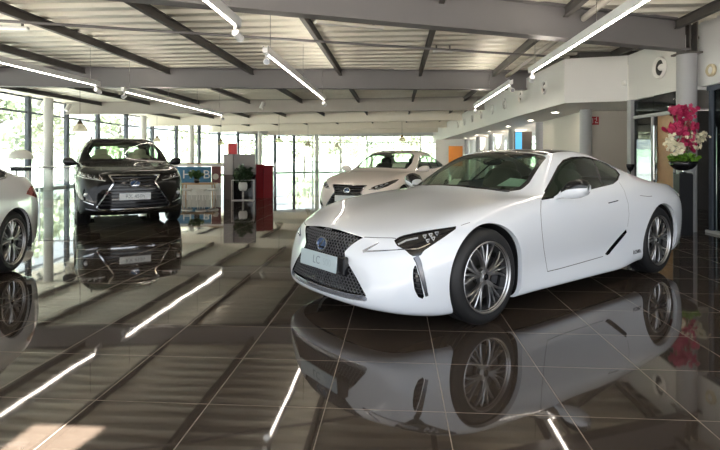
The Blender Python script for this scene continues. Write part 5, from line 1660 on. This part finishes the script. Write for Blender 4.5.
for (dx, dz) in ((-.20, .55), (-.23, .45), (.24, .60), (.27, .50), (.30, .62), (-.16, .36), (.17, .40), (.10, .34)):
    stems.append([(0, 0, .15), (dx * .5, -.05, .15 + dz * .6), (dx, -.08, dz)])
for s in stems: m.tube(s, .004, 5)
m.build('stem', 'stem', fb)
m = MB()
for (cx, cz, rx, rz, n) in ((-.02, 1.02, .20, .085, 80), (.0, .90, .11, .07, 34), (-.02, .73, .24, .095, 110), (.03, .62, .12, .05, 24), (.02, .48, .12, .08, 40), (.05, .38, .08, .04, 14)):
    for _ in range(n):
        t = rnd.uniform(0, 6.28); k = math.sqrt(rnd.random()); y = rnd.uniform(-.14, .14)
        p = (cx + rx * k * math.cos(t), y, cz + rz * k * math.sin(t))
        blossom(m, p, (rnd.uniform(-.7, .7) + (p[0]) * 2, -1 if y < .05 else 1, rnd.uniform(-.3, .6)), .036, rnd)
m.build('pink_blossom', 'petal_magenta', fb)
m = MB()
for (cx, cz, rx, rz, n) in ((-.21, .50, .075, .13, 36), (-.10, .42, .07, .10, 22), (.22, .52, .07, .12, 30), (.30, .61, .05, .06, 14), (.14, .44, .08, .09, 24), (-.15, .33, .05, .05, 10), (.04, .60, .06, .05, 10)):
    for _ in range(n):
        t = rnd.uniform(0, 6.28); k = math.sqrt(rnd.random()); y = rnd.uniform(-.14, .06)
        p = (cx + rx * k * math.cos(t), y, cz + rz * k * math.sin(t))
        blossom(m, p, (rnd.uniform(-.7, .7) + p[0] * 2, -1, rnd.uniform(-.3, .6)), .032, rnd)
m.build('cream_blossom', 'petal_cream', fb)

# slim black goblet vase beside the grey post
gv = thing('goblet_vase', 'black goblet-shaped vase on a thin stem before the grey post', 'vase', (5.28, 10.06, 0))
MB().lathe([(0, 0), (.10, 0), (.10, .012), (.015, .03), (.012, .90), (.014, .985)], n=24).build('stand', 'gloss_black', gv, angle=40)
MB().lathe([(0, .985), (.014, .985), (.045, 1.02), (.070, 1.08), (.073, 1.13), (.066, 1.13), (.060, 1.08), (.0, 1.04)], n=28).build('bowl', 'gloss_black', gv, smooth=True)

# red emergency exit sign on the niche wall
ex = thing('exit_sign', 'small red exit sign with white arrow on the beige wall', 'sign', (5.80, 12.735, 2.17))
MB().box((0, 0, 0), (.21, .02, .20), bevel=.004).build('board', 'exit_red', ex)
q = MB(); q.box((-.05, -.011, 0), (.014, .004, .13)); q.box((.045, -.011, .04), (.014, .004, .09)); q.box((.015, -.011, .045), (.05, .004, .014)); q.box((.045, -.011, -.05), (.07, .004, .016)); q.box((.02, -.011, -.03), (.02, .004, .03))
q.build('pictogram', 'sign_white', ex)

# ring speaker beside the steel column
sp_ = thing('wall_speaker', 'round brass-rimmed speaker on the white panel beside the steel column', 'speaker', (5.815, 8.50, 2.70), math.pi)
MB().lathe([(.105, 0), (.105, .04), (.09, .055), (.07, .05), (.06, .03)], axis='x', n=32, c=(0, 0, 0)).build('ring', 'speaker_cream', sp_, angle=40)
MB().lathe([(.062, .03), (.04, .045), (.0, .05)], axis='x', n=24).build('cone', 'pot_white', sp_, smooth=True)
sn = thing('motion_sensor', 'small white sensor on the fascia corner left of the big vent', 'sensor', (5.40, 10.555, 2.78), -1.3)
MB().box((0.02, 0, 0), (.05, .07, .10), bevel=.012).build('body', 'pot_white', sn)
MB().blob((.045, 0, -.01), (.03, .05, .05), 2.2).build('lens', 'opal', sn, smooth=True)

# downlights in the soffit, added to brighten the corridor except the office one
mat('added_fill_mid', (1, 1, 1, 1), 0.4, emit=(1.0, 0.86, 0.66, 1), estr=70.0)  # glow of the uplights added in the corridor
first = None
for k, (x, y, lb) in enumerate(((5.0, 13.2, 'added downlight in the soffit nearest the grey column'), (5.3, 16.0, 'added downlight in the soffit before the second column'), (5.45, 19.0, 'added downlight in the soffit beyond the second column'),
                                (5.7, 22.6, 'added downlight in the soffit at the third column'), (6.0, 26.5, 'added downlight in the soffit near the fourth column'), (6.2, 30.4, 'added downlight in the soffit near the far wall'),
                                (7.0, 11.6, 'recessed downlight over the office behind the glass screen'), (7.2, 15.2, 'added downlight over the passage behind the niche'))):
    if first is None:
        first = thing('downlight', lb, 'ceiling light', (x, y, SOF), 0, 'round downlights in the white soffit')
        MB().lathe([(.11, .003), (.11, -.012), (.085, -.012), (.08, .003)], n=28).build('rim', 'pot_white', first, angle=40)
        MB().lathe([(0, -.004), (.082, -.004)], n=28).build('diffuser', 'lamp_warm', first)
    else: dup(first, (x, y, SOF), 0, lb)

# unseen uplights added behind the main beams to brighten the far ceiling
def uplight(p0, p1, label, m='added_fill'):
    p0 = Vector((p0[0], p0[1], 3.22)); d = Vector((p1[0], p1[1], 3.22)) - p0; L = d.length
    t = thing('added_beam_uplight', label, 'ceiling light', p0, math.atan2(d.y, d.x), 'added uplights behind the beams')
    h = MB(); h.box((L / 2, .09, 0), (L, .14, .02)); h.box((L / 2, .025, .03), (L, .01, .06)); h.box((L / 2, .155, .03), (L, .01, .06))
    h.build('housing', 'lamp_body', t)
    MB().box((L / 2, .09, .016), (L - .1, .10, .008)).build('light_strip', m, t)
uplight((-11.0, 13.05), (4.2, 13.78), 'uplight added unseen behind the second beam')
uplight((-11.0, 21.32), (4.2, 19.56), 'uplight added unseen behind the third beam', 'added_fill_far')
uplight((-11.0, 29.2), (4.4, 24.98), 'uplight added unseen behind the fourth beam', 'added_fill_far')
uplight((-10.0, 36.25), (4.8, 30.82), 'uplight added unseen behind the fifth beam', 'added_fill_far')
uplight((-7.0, 4.45), (5.0, 8.65), 'uplight added unseen behind the first beam')

# uplights added in the corridor to brighten the white soffit
for k, (x, y, lb) in enumerate(((6.55, 14.0, 'uplight added by the corridor wall behind the grey column'), (6.75, 18.2, 'uplight added by the first white fin behind the screen'), (6.9, 22.4, 'uplight added by the second white fin of the corridor'),
                                (7.0, 26.7, 'uplight added by the third white fin of the corridor'), (7.1, 30.6, 'uplight added by the last white fin before the far wall'))):
    t = thing('added_wall_uplight', lb, 'added light', (x, y, 1.75), math.pi / 2, 'added uplights in the corridor')
    q = MB(); q.box((0, 0, 0), (1.2, .14, .02)); q.box((0, .07, .04), (1.2, .01, .08)); q.box((0, -.07, .04), (1.2, .01, .08)); q.build('housing', 'lamp_body', t)
    MB().box((0, 0, .016), (1.1, .10, .008)).build('light_strip', 'added_fill_mid', t)
    MB().cyl((0, 0, -1.75), (0, 0, -.01), .025, n=10).build('pole', 'lamp_body', t, angle=40)

# ------------------------------------------------------------------ pendants
def pendant(x, y, z, r, label, first=[None]):
    if first[0] is None:
        t = thing('pendant_lamp', label, 'pendant lamp', (x, y, z), 0, 'bronze and glass pendants')
        MB().cyl((0, 0, .16), (0, 0, 1.2), .006, n=6).build('cord', 'matt_black', t)
        MB().lathe([(0, .17), (.03, .17), (.06, .13), (.085, .07), (.08, .05), (0, .05)], n=24).build('cap', 'brass_dark', t, smooth=True)
        MB().lathe([(.095, .055), (.15, .0), (.20, -.09), (.215, -.16), (.205, -.16), (.19, -.09), (.14, .0), (.09, .045)], n=28).build('shade', 'shade_glass', t, smooth=True)
        MB().blob((0, 0, -.03), (.07, .07, .10), 2.0).build('bulb', 'amber_glass', t, smooth=True)
        first[0] = t
    else:
        t = first[0].copy(); COL.objects.link(t)
        for ch in first[0].children:
            c = ch.copy(); COL.objects.link(c); c.parent = t
        t['label'] = label
    t.location = (x, y, z); t.scale = (r, r, 1)
mat('brass_dark', (0.10, 0.07, 0.045, 1), 0.35, 0.8)
glass('shade_glass', (.95, .92, .84, 1), 1.5, haze=.35, hcol=(.9, .86, .76, 1))
for px, py, d, r, lb in ((80, 126, 15.5, 1.0, 'largest pendant lamp, above the left mirror of the black SUV'), (157, 139, 27.0, 1.0, 'pendant lamp just right of the black SUV roof'),
                         (221, 142, 28.0, 1.0, 'pendant lamp up left of the grey display board'), (279, 139, 26.0, 1.0, 'pendant lamp above the red partition'),
                         (308, 143.5, 33.0, 1.0, 'pendant lamp left of the white sedan'), (337, 145, 40.0, 1.0, 'smallest pendant lamp, straight above the white sedan bonnet'),
                         (402, 138, 27.0, 1.0, 'pendant lamp on a long cord above the white sedan roof')):
    p = at(px, py, d); pendant(p.x, p.y, p.z, r, lb)

# white mushroom lamp on a black-topped stand, far left
p = at(21, 170, 13.4)
st = thing('lamp_stand', 'slim stand with a black top beside the handrail, far left', 'stand', (p.x, p.y, 0))
MB().box((0, 0, .955), (.36, .30, .09), bevel=.01).build('top', 'black_satin', st)
q = MB(); q.cyl((.17, 0, .02), (.17, 0, .91), .03, n=14); q.cyl((-.12, 0, .02), (-.12, 0, .91), .02, n=12); q.box((0.02, 0, .01), (.44, .28, .02))
q.build('post', 'pot_white', st, angle=40)
ml = thing('table_lamp', 'white lamp with a wide mushroom shade on the black-topped stand', 'lamp', (p.x, p.y, 1.0))
MB().lathe([(0, 0), (.07, 0), (.07, .012), (.015, .03), (.012, .26), (0, .26)], n=24).build('base', 'pot_white', ml, angle=40)
MB().lathe([(.29, .22), (.275, .31), (.20, .41), (.10, .46), (0, .475), (0, .465), (.10, .45), (.195, .40), (.265, .305), (.28, .22)], n=36).build('lamp_shade', 'opal', ml, smooth=True)

# ------------------------------------------------------------------ lounge at the back: display panel, red partition, plants, signs
def pot_plant(name, label, p, pot_r, pot_h, crown, leafm, potm, n, size, seed):
    t = thing(name, label, 'plant', p); r = random.Random(seed)
    MB().lathe([(0, 0), (pot_r * .7, 0), (pot_r * .95, pot_h * .25), (pot_r, pot_h * .6), (pot_r * .85, pot_h), (pot_r * .78, pot_h), (pot_r * .8, pot_h * .85), (0, pot_h * .85)], n=28).build('pot', potm, t, smooth=True)
    m = MB()
    for i in range(9):
        a = r.uniform(0, 6.28)
        m.tube([(0, 0, pot_h * .8), (crown[0] * .4 * math.cos(a), crown[1] * .4 * math.sin(a), pot_h + crown[2] * .9), (crown[0] * .8 * math.cos(a), crown[1] * .8 * math.sin(a), pot_h + crown[2] * r.uniform(1.0, 1.6))], .006, 5)
    m.build('stem', 'stem', t)
    m = MB(); leaf_quads(m, (0, 0, pot_h + crown[2]), crown, n, size, r); m.build('foliage', leafm, t)
    return t
a = at(242.5, 197, 15.6)
dp = thing('display_board', 'grey display board with dark lower half behind the wire plant stand', 'display board', (a.x, 15.75, 0), .10)
MB().box((.04, 0, 1.05), (.66, .16, .62), bevel=.004).build('upper_board', 'panel_grey', dp)
MB().box((.04, 0, .37), (.66, .17, .74), bevel=.004).build('lower_board', 'gloss_black', dp)
MB().box((-.44, -.02, 1.05), (.28, .22, .62), bevel=.004).build('side_board', 'panel_pale', dp)
MB().box((-.44, -.02, .37), (.28, .22, .74), bevel=.004).build('side_board', 'panel_dark', dp)
b = at(263, 199, 15.9)
rp_ = thing('red_partition', 'dark red partition right of the grey display board', 'partition', (b.x, 16.05, 0), -.18)
MB().box((-.14, 0, .52), (.28, .10, 1.04), bevel=.004).build('leaf', 'panel_red', rp_)
MB().box((.14, .035, .51), (.28, .10, 1.02), rz=.28, bevel=.004).build('leaf', 'panel_red', rp_)
MB().box((.27, .06, .98), (.07, .08, .05), bevel=.01).build('hinge_clip', 'steel_dark', rp_)
s = at(243, 198, 15.1)
ws_ = thing('plant_stand', 'white wire-frame plant stand in front of the grey panel', 'plant stand', (s.x, 15.1, 0), .1)
q = MB(); w, dpt, hh = .62, .30, .60
for sx in (-1, 1):
    for sy in (-1, 1): q.bar((sx * w / 2, sy * dpt / 2, 0), (sx * w / 2, sy * dpt / 2, hh), .011, .011)
for z in (.008, hh):
    for sy in (-1, 1): q.bar((-w / 2, sy * dpt / 2, z), (w / 2, sy * dpt / 2, z), .011, .011)
    for sx in (-1, 1): q.bar((sx * w / 2, -dpt / 2, z), (sx * w / 2, dpt / 2, z), .011, .011)
q.build('frame', 'pot_white', ws_)
MB().box((0, 0, .285), (w, dpt, .010)).build('shelf', 'glass_pane', ws_)
q = MB(); q.bar((0, -.14, .01), (0, -.14, .285), .011, .011); q.bar((0, .14, .01), (0, .14, .285), .011, .011); q.build('support', 'pot_white', ws_)
pot_plant('potted_plant', 'bushy dark green plant in a round white pot on the wire stand', (s.x, 15.1, .292), .13, .25, (.22, .18, .22), 'leaf_dark', 'pot_white', 380, .14, 5)

# blue lettered panel, maroon picture panel, wooden table with a plant
c = at(190, 180, 17.3)
bs = thing('lettered_sign', 'blue panel with large white letters behind the small plant', 'sign', (at(194, 176, 17.3).x, 17.3, 0), .05)
x0, x1 = (at(177, 0, 17.3).x - bs.location.x), (at(211, 0, 17.3).x - bs.location.x)
MB().box(((x0 + x1) / 2, 0, .68), (x1 - x0, .06, .54), bevel=.004).build('board', 'sign_blue', bs)
q = MB(); q.box(((x0 + x1) / 2, 0, .205), (x1 - x0, .05, .41)); q.build('base', 'pot_white', bs)
q = MB(); q.box(((x0 + x1) / 2, 0, 1.0), (x1 - x0 + .9, .10, .08)); q.build('cap_rail', 'pot_white', bs)
q = MB(); q.box(((x0 + x1) / 2, 0, 1.06), (x1 - x0 + .9, .12, .035)); q.build('wood_rail', 'wood', bs)
M3 = Matrix(((1, 0, 0, 0), (0, 0, -1, 0), (0, 1, 0, 0), (0, 0, 0, 1)))
for ch, px in (('H', 187.5), ('B', 206.6)):
    text_mesh('letter', ch, .40, 'sign_white', bs, Matrix.Translation((at(px, 0, 17.3).x - bs.location.x, -.034, .68)) @ M3 @ Matrix.Diagonal((1.15, 1, 1, 1)), .003)
mp = thing('picture_panel', 'maroon picture panel right of the blue lettered sign', 'picture', (at(216, 0, 17.2).x, 17.25, 0), .02)
MB().box((0, 0, .68), (.31, .05, .56), bevel=.004).build('print', 'sign_maroon', mp)
MB().blob((-.02, -.026, .62), (.20, .012, .20), 2.2).build('motif', 'wall_beige', mp, smooth=True)
MB().box((0, .0, .20), (.31, .04, .40)).build('base', 'pot_white', mp)
wt = thing('coffee_table', 'low wooden table carrying the small plant', 'table', (at(199, 0, 15.9).x, 15.9, 0), .04)
MB().box((0, 0, .455), (1.05, .50, .04), bevel=.006).build('table_top', 'wood_pale', wt)
for sx in (-1, 1):
    for sy in (-1, 1): MB().cyl((sx * .46, sy * .19, 0), (sx * .44, sy * .17, .435), .016, .02, n=10).build('leg', 'wood_pale', wt, angle=40)
pot_plant('potted_plant', 'small plant in a black pot on the low wooden table', (at(196.8, 0, 15.9).x, 15.9, .475), .085, .16, (.16, .13, .10), 'leaf', 'gloss_black', 180, .12, 9)
for k, (px, d, lb) in enumerate(((187, 15.4, 'white stool at the left end of the low wooden table'), (201, 15.2, 'white stool at the middle of the low wooden table'), (213, 15.4, 'white stool at the right end of the low wooden table'))):
    t = thing('stool', lb, 'stool', (at(px, 0, d).x, d, 0), .3 * k, 'white stools at the low table')
    MB().lathe([(0, .33), (.15, .33), (.165, .315), (.165, .29), (.14, .27), (0, .27)], n=28).build('seat', 'pot_white', t, angle=40)
    for q in range(4):
        aa = q * math.pi / 2 + .4
        MB().cyl((.14 * math.cos(aa), .14 * math.sin(aa), 0), (.10 * math.cos(aa), .10 * math.sin(aa), .275), .010, .013, n=8).build('leg', 'pot_white', t, angle=40)


q = at(232.5, 149, 21.0)
bn = thing('hanging_banner', 'narrow red banner on a slim pole behind the grey display board', 'banner', (q.x, 21.0, 0), .1)
MB().box((.0, 0, 1.58), (.36, .012, .52)).build('cloth', 'banner_red', bn)
q = MB(); q.cyl((.19, .012, .02), (.19, .012, 1.88), .012, n=10); q.cyl((.19, .012, 1.87), (-.18, .012, 1.87), .008, n=8); q.build('pole', 'chrome', bn, angle=40)
MB().lathe([(0, 0), (.16, 0), (.16, .012), (.02, .03), (0, .03)], n=24, c=(.19, .012, 0)).build('foot', 'steel_dark', bn, angle=40)
# ------------------------------------------------------------------ pictures at the far right
pb_ = thing('poster', 'orange poster on the white far wall', 'poster', (at(455.8, 0, 33.2).x, 33.27, 0))
MB().box((0, 0, 1.35), (.90, .03, 1.30), bevel=.004).build('print', 'orange', pb_)
MB().box((0, .012, 1.35), (.96, .02, 1.36), bevel=.004).build('frame', 'pot_white', pb_)
scn = thing('display_screen', 'dark wall screen with a bright blue picture between the columns', 'screen', (at(523, 0, 19.0).x, 19.0, 0))
MB().box((0, 0, 1.72), (.66, .05, 1.0), bevel=.01).build('case', 'panel_dark', scn)
MB().box((-.17, -.028, 1.72), (.24, .006, .94)).build('picture', 'screen_blue', scn)
MB().cyl((0, .0, 0), (0, .0, 1.22), .03, n=12).build('pole', 'steel_dark', scn, angle=40)
MB().box((0, 0, .012), (.5, .4, .024), bevel=.006).build('foot', 'steel_dark', scn)

# ------------------------------------------------------------------ papers lying in the cars
def sheet(name, label, car, root, P, m):
    """thin card with the given four body-space corners"""
    V = []
    n = (Vector(P[1]) - Vector(P[0])).cross(Vector(P[3]) - Vector(P[0])).normalized()
    if n.z < 0: n = -n
    for p in P: V.append(Vector(p))
    for p in P: V.append(Vector(p) + n * .004)
    M4 = Matrix.Translation(Vector(car.o)) @ Matrix.Rotation(car.rz, 4, 'Z')
    V = [M4 @ v for v in V]; c = sum(V, Vector()) / 8
    mb = MB().add([v - c for v in V], [(3, 2, 1, 0), (4, 5, 6, 7), (0, 1, 5, 4), (1, 2, 6, 5), (2, 3, 7, 6), (3, 0, 4, 7)])
    o = mb.build(name, m); o.location = c
    tag(o, label, 'paper'); return o
def on_plane(car, px, x0, z0, k):
    d = car.ray(px[0], px[1]); c = car.cam      # plane z = z0 + k*(x0 - x)
    t = (z0 + k * x0 - c[2] - k * c[0]) / (d[2] + k * d[0]); return tuple(c + d * t)
P = [on_plane(LC_CAR, q, -.90, .985, .42) for q in ((497, 186.0), (530.5, 187.0), (535.5, 181.0), (510.5, 178.2))]
sheet('paper_sheet', 'pale teal sheet of paper behind the coupe windshield', LC_CAR, LC_ROOT, P, 'paper_teal')
P = [(-.66, .02, .992), (-.66, -.10, .992), (-.74, -.09, 1.045), (-.74, .01, 1.05)]
sheet('paper_card', 'small white folded card at the foot of the coupe windshield', LC_CAR, LC_ROOT, P, 'paper_white')
P = [(-.98, .50, 1.03), (-.98, .18, 1.03), (-1.06, .18, 1.12), (-1.06, .50, 1.12)]
sheet('paper_sheet', 'white sheet of paper behind the white sedan windshield', IS_CAR, IS_ROOT, P, 'paper_white')

# ------------------------------------------------------------------ outside: trees and a distant ridge
def make_tree(h, r, seed, leafm):
    rr = random.Random(seed)
    t = thing('tree', 'x', 'tree', (0, 0, 0), 0, 'trees outside the glass front')
    m = MB(); m.tube([(0, 0, -.5), (.05, .03, h * .3), (.0, .08, h * .6), (.05, 0, h * .85)], [.18, .14, .09, .04], 8)
    for i in range(7):
        a = i * 2.4; z = h * (.35 + .07 * i)
        m.tube([(0, 0, z), (r * .5 * math.cos(a), r * .5 * math.sin(a), z + h * .12), (r * .8 * math.cos(a), r * .8 * math.sin(a), z + h * .2)], [.06, .04, .02], 5)
    m.build('trunk', 'bark', t, smooth=True)
    m = MB()
    for i in range(26):
        a = rr.uniform(0, 6.28); k = rr.random() ** .5; z = rr.uniform(.32, .95)
        w = r * (1 - abs(z - .6) * 1.1)
        leaf_quads(m, (w * k * math.cos(a), w * k * math.sin(a), h * z), (r * .36, r * .36, h * .10), 46, .38, rr, 1.0)
    m.build('crown', leafm, t)
    return t
tA = make_tree(7.0, 2.6, 1, 'tree_leaf'); tB = make_tree(5.5, 2.4, 2, 'tree_leaf_b')
spots = [(-20, 17.5, 'A', 'tree outside the glass at the far left edge'), (-21.5, 24.0, 'B', 'tree outside the glass left of the round white column'), (-22, 30.5, 'A', 'tree outside the glass behind the black SUV, left'),
         (-23, 38, 'B', 'tree outside the glass behind the black SUV roof'), (-21.5, 46, 'A', 'tree outside the glass right of the black SUV'), (-18, 54, 'B', 'tree outside the glass above the blue lettered sign'),
         (-13, 62, 'A', 'tree outside the glass above the grey display board'), (-7.2, 67, 'B', 'tree outside the glass above the red partition'), (-2.2, 60, 'B', 'tree outside the far glass left of the white sedan'),
         (1.5, 68, 'A', 'tree outside the far glass above the white sedan bonnet'), (6.0, 60, 'B', 'tree outside the far glass above the white sedan roof'), (9.5, 68, 'A', 'tree outside the far glass at the right end')]
usedA = usedB = False
for i, (x, y, k, lb) in enumerate(spots):
    src = tA if k == 'A' else tB
    if k == 'A' and not usedA: usedA = True; src.location = (x, y, -.5); src['label'] = lb; continue
    if k == 'B' and not usedB: usedB = True; src.location = (x, y, -.5); src['label'] = lb; continue
    dup(src, (x, y, -.5), i * 1.3, lb)
m = MB(); n = 60; vs = []
for i in range(n + 1):
    a = math.pi * (.15 + .95 * i / n); R = 170
    hgt = 9 + 4 * math.sin(i * .35) + 2.5 * math.sin(i * .9 + 1)
    vs += [(R * math.cos(a), R * math.sin(a), -1), ((R + 25) * math.cos(a), (R + 25) * math.sin(a), hgt)]
m.add(vs, [(2 * i, 2 * i + 2, 2 * i + 3, 2 * i + 1) for i in range(n)])
struct(m.build('hills', 'hill', smooth=True))
# ------------------------------------------------------------------ daylight
w = bpy.data.worlds.new('world'); SC.world = w; w.use_nodes = True
nt = w.node_tree; bg = nt.nodes['Background']
tc = nt.nodes.new('ShaderNodeTexCoord'); sx = nt.nodes.new('ShaderNodeSeparateXYZ')
rp = nt.nodes.new('ShaderNodeValToRGB')
rp.color_ramp.elements[0].position = 0.0; rp.color_ramp.elements[0].color = (0.92, 0.96, 1.0, 1)
rp.color_ramp.elements[1].position = 0.8; rp.color_ramp.elements[1].color = (0.72, 0.84, 1.0, 1)
nt.links.new(tc.outputs['Generated'], sx.inputs[0]); nt.links.new(sx.outputs['Z'], rp.inputs[0])
nt.links.new(rp.outputs[0], bg.inputs[0])
bg.inputs[1].default_value = 2.6

bg.inputs[1].default_value = 1.7
sun = bpy.data.lights.new('sun', 'SUN'); sun.energy = 42.0; sun.angle = math.radians(0.6); sun.color = (1.0, 0.95, 0.88)
so = bpy.data.objects.new('sun', sun); COL.objects.link(so)
so.rotation_euler = Vector((0.40, 0.92, -1.75)).to_track_quat('-Z', 'Y').to_euler()
SC.view_settings.exposure = 0.75
